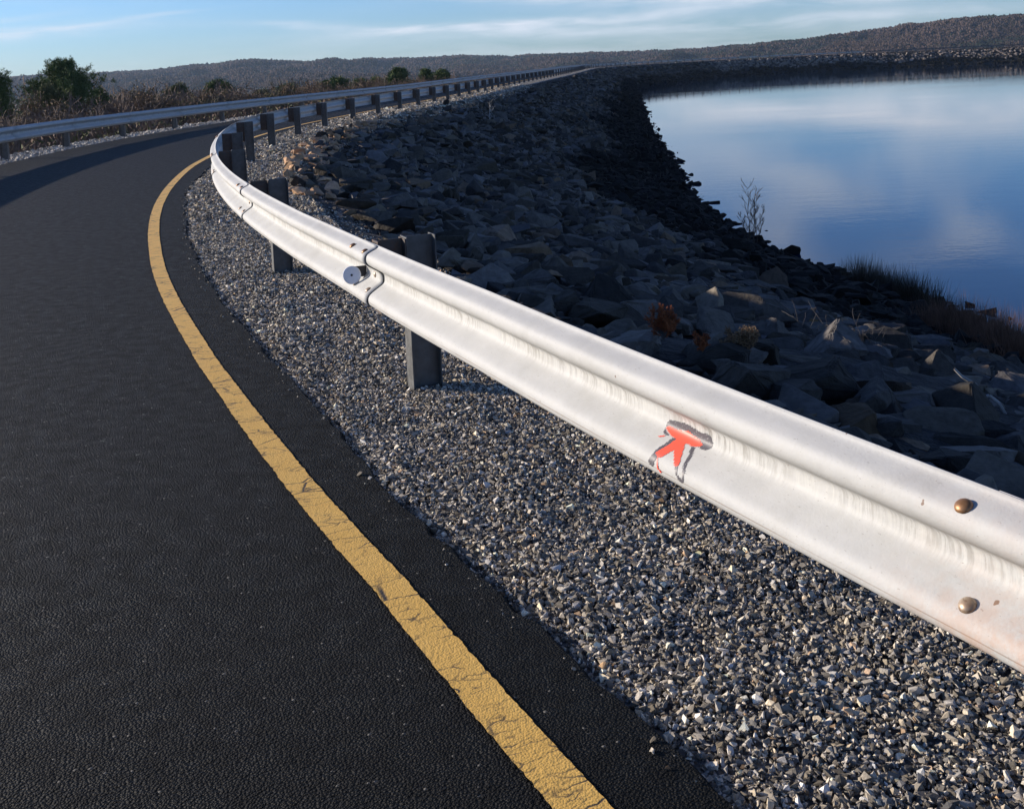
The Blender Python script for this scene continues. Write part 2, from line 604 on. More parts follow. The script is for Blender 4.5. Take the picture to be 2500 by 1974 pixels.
def mat_rail():
    m, T, b = new_mat('weathered_galvanised_steel')
    uv = T.n('ShaderNodeTexCoord').outputs['UV']
    pos = T.n('ShaderNodeNewGeometry').outputs['Position']
    s, u, _ = T.xyz(uv)
    n = T.noise(pos, 9.0, 6, 0.68)
    base = T.mix(n, (0.40, 0.405, 0.395), (0.555, 0.555, 0.54))
    spang = T.voro(pos, 60.0, out='Color')
    base = T.mix(T.math('MULTIPLY', T.xyz(spang)[0], 0.10), base, (0.50, 0.52, 0.56))
    # grime streaks that follow the valley of the W
    st = T.noise(T.comb(T.math('ADD', T.math('MULTIPLY', s, 95.0), T.math('MULTIPLY', T.noise(uv, 5.0, 2), 5.0)),
                        T.math('MULTIPLY', u, 7.0), 0.0), 1.0, 5, 0.7)
    st_lo = T.noise(T.comb(T.math('MULTIPLY', s, 3.0), 0.0, 3.0), 1.0, 3)
    band = T.math('MULTIPLY', T.mapr(u, 0.155, 0.185, 0.0, 1.0, True), T.mapr(u, 0.215, 0.275, 1.0, 0.0, True))
    f = T.math('MULTIPLY', T.math('MULTIPLY', T.mapr(st, 0.50, 0.57), band), T.mapr(st_lo, 0.40, 0.60))
    base = T.mix(T.math('MULTIPLY', f, 0.72), base, (0.20, 0.185, 0.16))
    chalk = T.math('MULTIPLY', T.math('MULTIPLY', T.mapr(st, 0.35, 0.50, 1.0, 0.0), band), 0.35)
    base = T.mix(chalk, base, (0.68, 0.67, 0.62))
    # dirt line deepened to paint the fold's shadow at the top of the valley and a rub line above the bottom lip
    d1 = T.math('ABSOLUTE', T.math('SUBTRACT', u, T.math('ADD', 0.148, T.math('MULTIPLY', T.noise(uv, 20.0, 2), 0.006))))
    f1 = T.math('ADD', T.mapr(d1, 0.0, 0.020, 0.40, 0.0), T.mapr(d1, 0.0015, 0.004, 0.35, 0.0))
    base = T.mix(f1, base, (0.33, 0.30, 0.25))
    d2 = T.math('ABSOLUTE', T.math('SUBTRACT', u, 0.372))
    f2 = T.math('MULTIPLY', T.mapr(d2, 0.0008, 0.0022, 0.7, 0.0), T.mapr(T.noise(uv, 6.0, 3), 0.35, 0.55, 0.2, 1.0))
    base = T.mix(f2, base, (0.25, 0.20, 0.17))
    # small scuffs and rust specks
    sc = T.noise(T.vmul(uv, (60.0, 160.0, 1.0)), 1.0, 3, 0.7)
    base = T.mix(T.math('MULTIPLY', T.mapr(sc, 0.64, 0.70), 0.55), base, (0.20, 0.18, 0.17))
    sp = T.noise(pos, 38.0, 2, 0.5)
    base = T.mix(T.mapr(sp, 0.755, 0.775, 0, 0.8), base, (0.14, 0.07, 0.035))
    scr = T.noise(T.vmul(T.vadd(uv, T.comb(0.0, T.math('MULTIPLY', s, 0.05), 0.0)), (4.0, 420.0, 1.0)), 1.0, 2, 0.5)
    base = T.mix(T.math('MULTIPLY', T.mapr(scr, 0.70, 0.74), T.mapr(T.noise(uv, 5.0, 2), 0.5, 0.6, 0.0, 0.5)), base, (0.25, 0.24, 0.23))
    blot = T.noise(pos, 3.2, 5, 0.7)
    base = T.mix(T.mapr(blot, 0.5, 0.72, 0.0, 0.45), base, (0.36, 0.355, 0.33))
    # rust bleeding from the splice nearest the camera
    rs = T.math('MULTIPLY', T.mapr(s, -3.35, -3.85, 0.0, 1.0, True), T.mapr(u, 0.20, 0.42, 0.15, 1.0))
    rs = T.math('MULTIPLY', rs, T.mapr(T.noise(pos, 16.0, 5, 0.7), 0.38, 0.60))
    base = T.mix(T.math('MULTIPLY', rs, 0.62), base, (0.46, 0.21, 0.085))
    rough = T.mapr(n, 0.3, 0.7, 0.60, 0.72)
    dents = T.noise(T.vmul(uv, (3.0, 9.0, 1.0)), 1.0, 2)
    h = T.math('ADD', T.math('MULTIPLY', T.noise(pos, 140.0, 3, 0.6), 0.0006), T.math('MULTIPLY', dents, 0.004))
    setp(T, b, Base_Color=base, Roughness=rough, Metallic=0.0, Normal=T.bump(h, 1.0, 1.0))
    b.inputs['Specular IOR Level'].default_value = 0.3
    return m


def mat_steel(name, c0, c1, metallic=0.3, rough=0.55, rust=0.0):
    m, T, b = new_mat(name)
    pos = T.n('ShaderNodeNewGeometry').outputs['Position']
    n = T.noise(pos, 18.0, 5, 0.65)
    col = T.mix(T.mapr(n, 0.3, 0.7), c0, c1)
    if rust:
        col = T.mix(T.mapr(T.noise(pos, 45.0, 3, 0.6), 0.5, 0.62, 0.0, rust), col, (0.12, 0.05, 0.02))
    setp(T, b, Base_Color=col, Roughness=T.mapr(n, 0.3, 0.7, rough - 0.1, rough + 0.1), Metallic=metallic,
         Normal=T.bump(n, 0.15, 0.004))
    return m


def mat_paint(name, c, rough=0.5, wear=None):
    m, T, b = new_mat(name)
    pos = T.n('ShaderNodeNewGeometry').outputs['Position']
    n = T.noise(pos, 120.0, 3, 0.7)
    col = T.mix(T.mapr(n, 0.3, 0.7, 0.0, 0.35), c, tuple(x * 0.75 for x in c))
    if wear:
        col = T.mix(T.mapr(T.noise(pos, 160.0, 3, 0.7), 0.60, 0.68, 0.0, 0.6), col, wear)
    setp(T, b, Base_Color=col, Roughness=rough)
    return m


def mat_water():
    m, T, b = new_mat('reservoir_water')
    pos = T.n('ShaderNodeNewGeometry').outputs['Position']
    w1 = T.noise(T.vmul(pos, (0.45, 1.1, 1.0)), 1.0, 3, 0.5)
    w2 = T.noise(T.vmul(pos, (3.2, 7.0, 1.0)), 1.0, 2, 0.5)
    patch = T.mapr(T.noise(T.vmul(pos, (0.02, 0.06, 1.0)), 1.0, 3), 0.45, 0.62)
    h = T.math('ADD', T.math('MULTIPLY', w1, 0.003), T.math('MULTIPLY', T.math('MULTIPLY', w2, 0.0010), T.mapr(patch, 0, 1, 0.1, 1.8)))
    setp(T, b, Base_Color=(0.003, 0.018, 0.050), Roughness=0.03, IOR=1.333, Normal=T.bump(h, 1.0, 1.0))
    b.inputs['Specular IOR Level'].default_value = 0.5
    return m


def mat_hills():
    m, T, b = new_mat('bare_forest_hills')
    pos = T.n('ShaderNodeNewGeometry').outputs['Position']
    n = T.noise(pos, 0.06, 5, 0.65)
    ever = T.noise(T.vmul(pos, (1.0, 0.5, 1.0)), 0.006, 5, 0.65)
    fine = T.noise(pos, 0.22, 4, 0.75)
    col = T.mix(T.mapr(n, 0.3, 0.7), (0.045, 0.032, 0.028), (0.080, 0.058, 0.048))
    col = T.mix(T.mapr(ever, 0.54, 0.64, 0, 0.75), col, (0.018, 0.026, 0.018))
    col = T.mix(T.mapr(fine, 0.35, 0.65, 0.0, 0.55), col, (0.03, 0.026, 0.026))
    setp(T, b, Base_Color=col, Roughness=1.0, Normal=T.bump(fine, 1.0, 6.0))
    b.inputs['Specular IOR Level'].default_value = 0.0
    return m


def mat_plant(name, c0, c1, scale=3.0, trans=0.0):
    m, T, b = new_mat(name)
    pos = T.n('ShaderNodeNewGeometry').outputs['Position']
    n = T.noise(pos, scale, 3, 0.6)
    col = T.mix(T.mapr(n, 0.32, 0.68), c0, c1)
    setp(T, b, Base_Color=col, Roughness=0.75)
    b.inputs['Specular IOR Level'].default_value = 0.2
    return m


M_ASPH = mat_asphalt()
M_YEL = mat_yellow()
M_BED = mat_gravel_bed()
M_STONE = mat_tinted('crushed_gravel_stone', 220.0, 0.3, 0.8, 0.4, 0.002)
M_ROCK = mat_tinted('riprap_rock', 18.0, 0.28, 0.9, 0.7, 0.02)
M_EMB = mat_embank()
M_FOREST = mat_tinted('far_forest_crowns', 0.9, 0.35, 1.0, 0.4, 0.8)
M_SHADERAIL = mat_steel('shaded_far_rail_steel', (0.12, 0.12, 0.12), (0.20, 0.20, 0.20), 0.1, 0.65)  # same rail steel, its colour darkened to paint the far rail's shaded face
M_FIELD = mat_field()
M_RAIL = mat_rail()
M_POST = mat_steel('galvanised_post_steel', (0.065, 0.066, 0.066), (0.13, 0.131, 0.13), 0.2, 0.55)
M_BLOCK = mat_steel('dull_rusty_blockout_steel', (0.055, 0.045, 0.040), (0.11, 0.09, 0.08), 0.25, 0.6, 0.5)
M_BOLT = mat_steel('rusty_bolt_steel', (0.20, 0.09, 0.035), (0.36, 0.20, 0.10), 0.5, 0.42)
M_BOLT2 = mat_steel('zinc_bolt_steel', (0.26, 0.15, 0.08), (0.48, 0.42, 0.34), 0.4, 0.45, 0.8)
M_RED = mat_paint('red_spray_paint', (0.85, 0.10, 0.055), 0.45)
M_BLK = mat_paint('faded_black_spray_paint', (0.085, 0.08, 0.095), 0.5, (0.5, 0.5, 0.5))
M_DISC = mat_paint('reflector_plastic', (0.74, 0.78, 0.88), 0.25)
M_DARK = mat_paint('dark_bracket_metal', (0.03, 0.03, 0.035), 0.5)
M_WATER = mat_water()
M_HILL = mat_hills()
M_PINE = mat_plant('pine_needles', (0.036, 0.070, 0.020), (0.14, 0.18, 0.060), 1.6)
M_PINE2 = mat_plant('olive_pine_needles', (0.055, 0.070, 0.025), (0.16, 0.16, 0.070), 1.6)
M_BARK = mat_plant('pine_bark', (0.035, 0.026, 0.020), (0.07, 0.055, 0.045), 6.0)
M_TWIG = mat_plant('bare_twigs', (0.11, 0.080, 0.062), (0.26, 0.195, 0.150), 2.0)
M_BRUSH = mat_plant('winter_brush', (0.10, 0.068, 0.050), (0.30, 0.21, 0.15), 1.5)
M_OAK = mat_plant('dead_oak_leaves', (0.10, 0.065, 0.035), (0.24, 0.16, 0.09), 1.0)
M_OLIVE = mat_plant('olive_winter_leaves', (0.06, 0.065, 0.025), (0.15, 0.14, 0.06), 1.0)
M_REDBRUSH = mat_plant('reddish_shore_brush', (0.080, 0.042, 0.026), (0.27, 0.150, 0.095), 4.0)
M_RUSTY = mat_plant('dead_cedar_needles', (0.23, 0.060, 0.022), (0.42, 0.15, 0.06), 12.0)
M_STRAW = mat_plant('dry_grass', (0.22, 0.13, 0.07), (0.50, 0.34, 0.19), 5.0)
M_REED = mat_plant('dark_shore_grass', (0.020, 0.017, 0.012), (0.07, 0.055, 0.035), 3.0)
M_DRIFT = mat_plant('bleached_wood', (0.30, 0.28, 0.26), (0.50, 0.48, 0.45), 10.0)
M_GREYW = mat_plant('grey_dead_wood', (0.05, 0.047, 0.045), (0.12, 0.11, 0.105), 10.0)


# ------------------------------------------------------------------ setting: terrain, road, water, hills
def build_ground():
    # the valley floor: one sheet to the horizon
    n = 64
    V, R = [(0, 0, -14.0)], [60, 150, 400, 900, 1600, 2900]
    F = []
    for r in R:
        for k in range(n):
            a = 2 * math.pi * k / n
            V.append((math.cos(a) * r, math.sin(a) * r, -14.0 - (0.0 if r < 4500 else 1.0)))
    for k in range(n):
        F.append((0, 1 + k, 1 + (k + 1) % n))
    for j in range(len(R) - 1):
        for k in range(n):
            a, b2 = 1 + j * n + k, 1 + j * n + (k + 1) % n
            F.append((a, a + n, b2 + n, b2))
    tag(obj('ground', mesh_data('ground', V, F, M_FIELD)), kind='structure')

    # outer embankment, crest and inner slope as a strip round the reservoir
    ss = np.concatenate([np.arange(-60, 90, 0.5), np.arange(90, 480, 2.0), np.arange(480, LOOP - 60, 6.0), [LOOP - 60]])
    tt = np.array([0.0, 0.06, 0.15, 0.3, 0.45, 0.6, 0.75, 0.9, 1.0, 1.25, 1.7])
    cols = []
    for o in (-60, -40, -22, -14, -8, -4, -1.2, 0.0):
        cols.append(off_left(ss) - 0.55 + o)
    cols.append(off_left(ss) + 0.9)
    cols.append(off_road(ss) - 0.6)
    for o in (-0.62, 0.0):
        cols.append(off_rock(ss) * (1.0 if o == 0 else 0) + o)
    for t in tt[1:]:
        cols.append(off_rock(ss) + t * (off_shore(ss) - off_rock(ss)))
    O = np.stack(cols, 1)
    S = np.repeat(ss[:, None], O.shape[1], 1)
    p = surf(S, O)
    wob = rng.normal(0, 1, p.shape[:2]) * 0.05
    wob[:, 7:12] = 0
    p[..., 2] += wob
    f = grid_faces(len(ss), O.shape[1], True)
    me = mesh_data('embankment', p.reshape(-1, 3), f, M_EMB)
    me.materials.append(M_BED)
    me.materials.append(M_FIELD)
    ci = np.tile(np.arange(O.shape[1] - 1), len(ss) - 1)
    mi = np.where((ci >= 7) & (ci <= 10), 1, np.where(ci < 7, 2, 0)).astype(np.int32)
    me.polygons.foreach_set('material_index', mi)
    tag(obj('embankment', me), kind='structure')

    # water sheet, fanned from the middle of the reservoir
    sw = np.arange(-60, LOOP - 60, 1.5)
    rim = P2(sw, off_shore(sw) - 2.5)
    Vw = [(150.0, 110.0, WATER_Z)] + [(a, b2, WATER_Z) for a, b2 in rim]
    nW = len(rim)
    Fw = np.array([(0, 1 + (k + 1) % nW, 1 + k) for k in range(nW)])
    tag(obj('water', mesh_data('water', Vw, Fw, M_WATER)), kind='structure')


def build_road():
    ss = np.concatenate([np.arange(-16, 40, 0.1), np.arange(40, 120, 0.5), np.arange(120, 480, 1.5)])
    jit = np.interp(ss, np.arange(-20, 500, 0.06), rng.normal(0, 0.010, len(np.arange(-20, 500, 0.06))))
    jit += np.interp(ss, np.arange(-20, 500, 0.7), rng.normal(0, 0.012, len(np.arange(-20, 500, 0.7))))
    r = off_road(ss) + jit
    l = off_left(ss) + 0.50
    offs = np.stack([l - 0.03, l, l * 0.75 + r * 0.25, l * 0.5 + r * 0.5, l * 0.25 + r * 0.75, r, r + 0.045], 1)
    z = np.array([-0.05, 0.0, 0.0, 0.0, 0.0, 0.0, -0.05])
    p = P2(np.repeat(ss[:, None], 7, 1), offs)
    V = np.concatenate([p, np.broadcast_to(z, p.shape[:2])[..., None]], -1)
    uv = np.stack([np.repeat(ss[:, None], 7, 1), offs - off_line(ss)[:, None]], -1).reshape(-1, 2)
    tag(obj('road', mesh_data('road', V.reshape(-1, 3), grid_faces(len(ss), 7, True), M_ASPH, uv=uv)), kind='structure')

    # the painted edge line with ragged sides
    ss = np.concatenate([np.arange(-8, 14, 0.008), np.arange(14, 60, 0.05), np.arange(60, 480, 0.8)])
    near = np.clip((20 - ss) / 8, 0, 1)

    def rag():
        a = np.convolve(rng.normal(0, 1, len(ss)), [0.25, 0.5, 0.25], 'same') * 0.0018
        c = np.interp(ss, np.arange(-10, 490, 0.05), rng.normal(0, 0.0011, len(np.arange(-10, 490, 0.05))))
        return (a + c) * near
    c = off_line(ss)
    w = 0.054
    o = np.stack([c - w + rag(), c, c + w + rag()], 1)
    p = P2(np.repeat(ss[:, None], 3, 1), o)
    V = np.concatenate([p, np.full(p.shape[:2] + (1,), 0.004)], -1)
    uv = np.stack([np.repeat(ss[:, None], 3, 1), o - c[:, None]], -1).reshape(-1, 2)
    tag(obj('road_marking', mesh_data('road_marking', V.reshape(-1, 3), grid_faces(len(ss), 3, True), M_YEL, uv=uv)), kind='structure')


SKY = [(-200, 188), (17, 187), (117, 179), (222, 177), (293, 173), (366, 170), (424, 164), (468, 158), (512, 158), (556, 154),
       (640, 150), (705, 152), (749, 155), (793, 150), (866, 145), (939, 142), (1056, 137.5), (1087, 135.6),
       (1125, 133.5), (1208, 134.5), (1250, 135.6), (1291, 131), (1395, 129), (1450, 128), (1502, 126), (1603, 121),
       (1705, 115.6), (1781, 109), (1889, 99), (1950, 95), (2020, 85), (2097, 74.5), (2166, 64), (2218, 54), (2270, 51),
       (2339, 43), (2443, 35), (2500, 31), (2650, 24), (2900, 22), (3300, 30)]


def build_hills():
    azs, els = [], []
    for px, py in SKY:
        d = ray(px, py)
        azs.append(math.atan2(d[0], d[1]))
        els.append(d[2] / math.hypot(d[0], d[1]))
    azs, els = np.array(azs), np.array(els)
    na, nr = 1400, 150
    a = np.linspace(-0.62, 0.72, na)
    e = np.interp(a, azs, els)
    Rs = np.interp(a, [-0.62, -0.1, 0.1, 0.22, 0.45, 0.72], [2500, 2400, 2200, 1800, 1500, 1400])
    t = np.linspace(0, 1.1, nr)
    R = 190 + t[None, :] * (Rs[:, None] - 190)
    A = np.repeat(a[:, None], nr, 1)
    X, Y = np.sin(A) * R, np.cos(A) * R
    top = EYE + e[:, None] * Rs[:, None] - 3.5

    def vnoise(x, y, sc, seed):
        g = np.random.default_rng(seed).random((64, 64))
        u, v = (x / sc) % 63, (y / sc) % 63
        i, j = u.astype(int), v.astype(int)
        fu, fv = u - i, v - j
        fu, fv = fu * fu * (3 - 2 * fu), fv * fv * (3 - 2 * fv)
        return (g[i, j] * (1 - fu) * (1 - fv) + g[i + 1, j] * fu * (1 - fv) + g[i, j + 1] * (1 - fu) * fv + g[i + 1, j + 1] * fu * fv)
    prof = np.interp(t, [0, 0.35, 0.62, 0.8, 0.92, 1.0, 1.1], [0.0, -0.05, 0.12, 0.52, 0.84, 1.0, 0.93])[None, :]
    base = -14.5
    Z = base + (top - base) * prof
    AR = A * 2000 + 4000
    wv = vnoise(X + 5000, Y, 420, 6) * 260
    rid = 0.65 * np.abs(vnoise(AR + wv, R * 0.45, 190, 1) - 0.5) * 2 + 0.35 * np.abs(vnoise(AR + wv * 0.6, R * 0.6, 75, 2) - 0.5) * 2
    keep = np.interp(t, [0, 0.4, 0.7, 0.88, 0.97, 1.0, 1.1], [0, 0.1, 1.0, 1.0, 0.35, 0, 0])[None, :]
    Z += (0.32 - rid) * -1.0 * np.interp(a, [0.1, 0.3], [62, 34])[:, None] * keep * np.clip((top - base) / 60, 0.4, 2)
    Z += (rng.random(Z.shape) - 0.5) * 0.8 * (R / 2000) * (t > 0.3)[None, :]
    Z += (vnoise(AR * 2, R, 16, 3) - 0.5) * 4.0 * (t > 0.3)[None, :]
    V = np.stack([X, Y, Z], -1).reshape(-1, 3)
    tag(obj('hills', mesh_data('hills', V, grid_faces(na, nr, True), M_HILL)), kind='structure')
    # the leafless wood that covers the hills: crowns as small lumps, far beyond counting
    r = np.random.default_rng(71)
    temps = [hull_template(8, r, 0.6) for _ in range(12)]
    n = 120000
    ii = r.integers(1, na - 1, n)
    tt = 0.12 + 0.92 * r.random(n) ** 0.75
    jj = np.clip((tt / 1.1 * (nr - 1)).astype(int), 0, nr - 2)
    f1 = r.random(n)
    G = np.stack([X, Y, Z], -1)
    P = G[ii, jj] * (1 - f1[:, None]) + G[ii, jj + 1] * f1[:, None]
    P = P + (G[ii + 1, jj] - G[ii, jj]) * r.random(n)[:, None]
    sz = r.uniform(1.7, 3.3, n) * (R[ii, jj] / 2400)
    P[:, 2] += sz * 0.2
    ev = vnoise(AR, R * 0.7, 120, 9)[ii, jj] * 0.65 + vnoise(AR, R, 33, 10)[ii, jj] * 0.35
    green = ev + r.normal(0, 0.06, n) > 0.62
    k = (r.uniform(0.94, 1.05, n) * (0.65 + 0.7 * vnoise(AR, R * 0.5, 95, 21)[ii, jj]))[:, None]
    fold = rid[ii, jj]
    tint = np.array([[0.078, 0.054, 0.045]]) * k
    green |= (fold < 0.13 + r.normal(0, 0.04, n)) & (a[ii] < 0.25)  # crowns in hollows also go dark, painting shade into the folds
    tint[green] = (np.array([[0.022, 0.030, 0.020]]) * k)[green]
    Sc = np.stack([sz, sz, sz * r.uniform(0.8, 1.4, n)], 1)
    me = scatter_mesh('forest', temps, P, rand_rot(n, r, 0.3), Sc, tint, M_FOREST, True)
    tag(obj('forest', me), 'leafless brown forest with dark evergreen patches and painted-in fold shade covering the distant hills', 'forest', kind='stuff')


# ------------------------------------------------------------------ gravel and rocks
def ico(sub):
    import bmesh
    bm = bmesh.new()
    bmesh.ops.create_icosphere(bm, subdivisions=sub, radius=1.0)
    V = np.array([v.co[:] for v in bm.verts])
    F = np.array([[v.index for v in f.verts] for f in bm.faces])
    bm.free()
    return V, F


def rock_template(sub, r, cuts, lo=0.45, hi=0.85, jit=0.03):
    V, F = ico(sub)
    for _ in range(cuts):
        n = r.normal(size=3)
        n /= np.linalg.norm(n)
        d = r.uniform(lo, hi)
        k = V @ n
        V = V - np.clip(k - d, 0, None)[:, None] * n
    V = V + r.normal(0, jit, V.shape)
    return V / np.abs(V).max(), F


def hull_template(npts, r, box_=0.8, bev=0.0, fine=0):
    import bmesh
    bm = bmesh.new()
    P = r.uniform(-1, 1, (npts, 3))
    l = (np.abs(P) ** 4).sum(1, keepdims=True) ** 0.25
    P = P / l * r.uniform(box_, 1.0, (npts, 1))
    for p in P:
        bm.verts.new(p)
    bmesh.ops.convex_hull(bm, input=bm.verts)
    bmesh.ops.triangulate(bm, faces=bm.faces)
    loose = [v for v in bm.verts if not v.link_faces]
    bmesh.ops.delete(bm, geom=loose, context='VERTS')
    if bev:
        bmesh.ops.dissolve_limit(bm, angle_limit=0.25, verts=bm.verts, edges=bm.edges)
        bmesh.ops.bevel(bm, geom=bm.edges[:] + bm.verts[:], offset=bev, segments=2, profile=0.6, affect='EDGES', clamp_overlap=True)
        bmesh.ops.triangulate(bm, faces=bm.faces)
    if fine:
        bmesh.ops.subdivide_edges(bm, edges=bm.edges, cuts=fine, use_grid_fill=True)
        bmesh.ops.triangulate(bm, faces=bm.faces)
        for v in bm.verts:
            c = v.co
            v.co += v.co.normalized() * float(0.035 * (math.sin(c.x * 7 + c.y * 5) * math.sin(c.z * 8 - c.y * 6)) + r.normal(0, 0.012))
    bm.verts.index_update()
    V = np.array([v.co[:] for v in bm.verts])
    F = np.array([[v.index for v in f.verts] for f in bm.faces])
    bm.free()
    return V, F


def rand_rot(n, r, flat=0.5):
    """rotation matrices: free turn about the vertical, limited tilt"""
    yaw = r.uniform(0, 2 * math.pi, n)
    ta, tb = r.normal(0, flat, n), r.uniform(0, 2 * math.pi, n)
    cz, sz = np.cos(yaw), np.sin(yaw)
    Z = np.zeros(n)
    O = np.ones(n)
    Rz = np.stack([np.stack([cz, -sz, Z], 1), np.stack([sz, cz, Z], 1), np.stack([Z, Z, O], 1)], 1)
    ax = np.stack([np.cos(tb), np.sin(tb), Z], 1)
    c, s = np.cos(ta), np.sin(ta)
    K = np.zeros((n, 3, 3))
    K[:, 0, 1], K[:, 0, 2], K[:, 1, 0] = -ax[:, 2], ax[:, 1], ax[:, 2]
    K[:, 1, 2], K[:, 2, 0], K[:, 2, 1] = -ax[:, 0], -ax[:, 1], ax[:, 0]
    Rt = np.eye(3)[None] + s[:, None, None] * K + (1 - c)[:, None, None] * (K @ K)
    return Rt @ Rz


def scatter_mesh(name, temps, P, R, Sc, tint, mat, smooth=False):
    """all the stones of a bed as one mesh"""
    n = len(P)
    which = rng.integers(0, len(temps), n)
    Vs, Fs, Ts, k = [], [], [], 0
    for i, (tv, tf) in enumerate(temps):
        m = np.where(which == i)[0]
        if not len(m):
            continue
        v = tv[None] * Sc[m][:, None, :]
        v = np.einsum('nij,nkj->nki', R[m], v) + P[m][:, None, :]
        f = tf[None] + (np.arange(len(m)) * len(tv))[:, None, None] + k
        Vs.append(v.reshape(-1, 3))
        Fs.append(f.reshape(-1, tf.shape[1]))
        Ts.append(np.repeat(tint[m], len(tv), 0))
        k += len(m) * len(tv)
    return mesh_data(name, np.concatenate(Vs), np.concatenate(Fs), mat, smooth, tint=np.concatenate(Ts))


def stone_tints(n, r):
    t = r.random(n)
    g = np.where(t < 0.50, r.uniform(0.09, 0.24, n), np.where(t < 0.86, r.uniform(0.24, 0.50, n), r.uniform(0.50, 0.85, n)))
    warm = r.normal(0, 0.05, n)
    g = g * 0.92
    c = np.stack([g * (1.15 + warm), g * (1.02 + 0.2 * warm), g * (0.83 - warm)], 1)
    br = r.random(n) < 0.03
    c[br] = c[br] * np.array([1.25, 0.95, 0.7])
    return np.clip(c, 0.01, 0.8)


def build_gravel():
    r = np.random.default_rng(11)
    temps = [hull_template(int(r.integers(8, 12)), r, 0.6) for _ in range(24)]
    Ps, Ss = [], []
    # (s from, s to, stones per m2, mean half size)
    for s0, s1, dens, size in ((-5.5, 0.5, 9000, 0.0070), (0.5, 7, 5200, 0.0088), (7, 16, 1900, 0.0145), (16, 30, 800, 0.022), (30, 75, 220, 0.038)):
        n = int((s1 - s0) * 2.6 * dens)
        s = r.uniform(s0, s1, n)
        lo, hi = off_road(s) - 0.01, off_rock(s) + 0.55
        o = lo + (hi - lo) * r.random(n)
        z = embank(s, np.minimum(o, off_rock(s) + 0.5))
        keep = o < off_rock(s) + 0.55 * r.random(n) ** 2
        lay = r.random(n)
        p = np.concatenate([P2(s, o), (z + lay * size * 0.9 + 0.006 + 0.013 * np.maximum(-0.35, np.sin(o * 7 + s * 3 + np.sin(s * 2.3)) * np.sin(s * 4.1 - o * 5)) + 0.004 * np.sin(o * 23 + s * 11) * np.sin(s * 19 - o * 9))[:, None]], 1)
        # keep clear of the raised asphalt
        p[:, 2] = np.where(o < off_road(s) + 0.05, p[:, 2] - 0.004, p[:, 2])
        Ps.append(p[keep])
        Ss.append(size * np.exp(np.clip(r.normal(0, 0.45, keep.sum()), -1.2, 0.95)))
    # a sprinkle of chips kicked onto the asphalt edge
    n = 200
    s = r.uniform(-5, 12, n)
    o = off_road(s) - np.abs(r.normal(0, 0.035, n))
    Ps.append(np.concatenate([P2(s, o), np.full((n, 1), 0.004)], 1))
    Ss.append(np.full(n, 0.005) * np.exp(r.normal(0, 0.4, n)))
    P, S1 = np.concatenate(Ps), np.concatenate(Ss)
    n = len(P)
    Sc = np.stack([S1 * r.uniform(0.9, 1.45, n), S1 * r.uniform(0.75, 1.1, n), S1 * r.uniform(0.45, 0.85, n)], 1)
    me = scatter_mesh('gravel', temps, P, rand_rot(n, r, 0.9), Sc, stone_tints(n, r), M_STONE)
    tag(obj('gravel', me), 'grey crushed gravel between the asphalt and the rocks', 'gravel', kind='stuff')
    # pale gravel under the far-side guardrail
    n = 16000
    s = r.uniform(10, 75, n)
    o = off_left(s) + r.uniform(-0.55, 0.52, n)
    S1 = 0.032 * np.exp(r.normal(0, 0.35, n))
    P = np.concatenate([P2(s, o), (GRAVEL_Z + S1 * 0.5 * r.random(n))[:, None]], 1)
    Sc = np.stack([S1, S1 * 0.9, S1 * 0.6], 1)
    g = r.uniform(0.22, 0.6, n)
    ti = np.stack([g, g * 0.93, g * 0.82], 1)
    me = scatter_mesh('gravel', temps, P, rand_rot(n, r, 0.5), Sc, ti, M_STONE)
    tag(obj('gravel', me), 'pale gravel strip under the guardrail across the road', 'gravel', kind='stuff')


def rock_tints(P, s, o, r):
    n = len(P)
    g = 0.028 + 0.125 * r.random(n) ** 1.3
    w = r.normal(0.0, 0.05, n)
    c = np.stack([g * (1.12 + w), g * (1.0 + 0.3 * w), g * (0.86 - w)], 1)
    br = r.random(n) < 0.10
    c[br] = c[br] * np.array([1.4, 1.12, 0.85])
    # wet, algae-black band above the water
    lim = WATER_Z + 1.9 + 0.35 * np.sin(s * 0.21) + 0.2 * np.sin(s * 0.9)
    d = np.clip((lim - P[:, 2]) / 0.35, 0, 1)[:, None]
    c = c * (1 - d) + np.array([[0.007, 0.007, 0.006]]) * d
    # tan, lighter pieces along the shoulder
    tan = (o < off_rock(s) + 0.45) & (r.random(n) < np.where(s > 8, 0.65, 0.12)) & (s < 60)
    k = r.uniform(0.6, 1.15, n)[:, None]
    c[tan] = (np.array([[0.52, 0.33, 0.20]]) * k + r.normal(0, 0.01, (n, 1)) * np.array([[1, 0.5, -0.5]]))[tan]
    pale = (s > 290) & (d[:, 0] < 0.5)  # stones past the far bend coloured lighter to stand for sunlight
    c[pale] = (np.array([[0.30, 0.25, 0.21]]) * k)[pale]
    return c


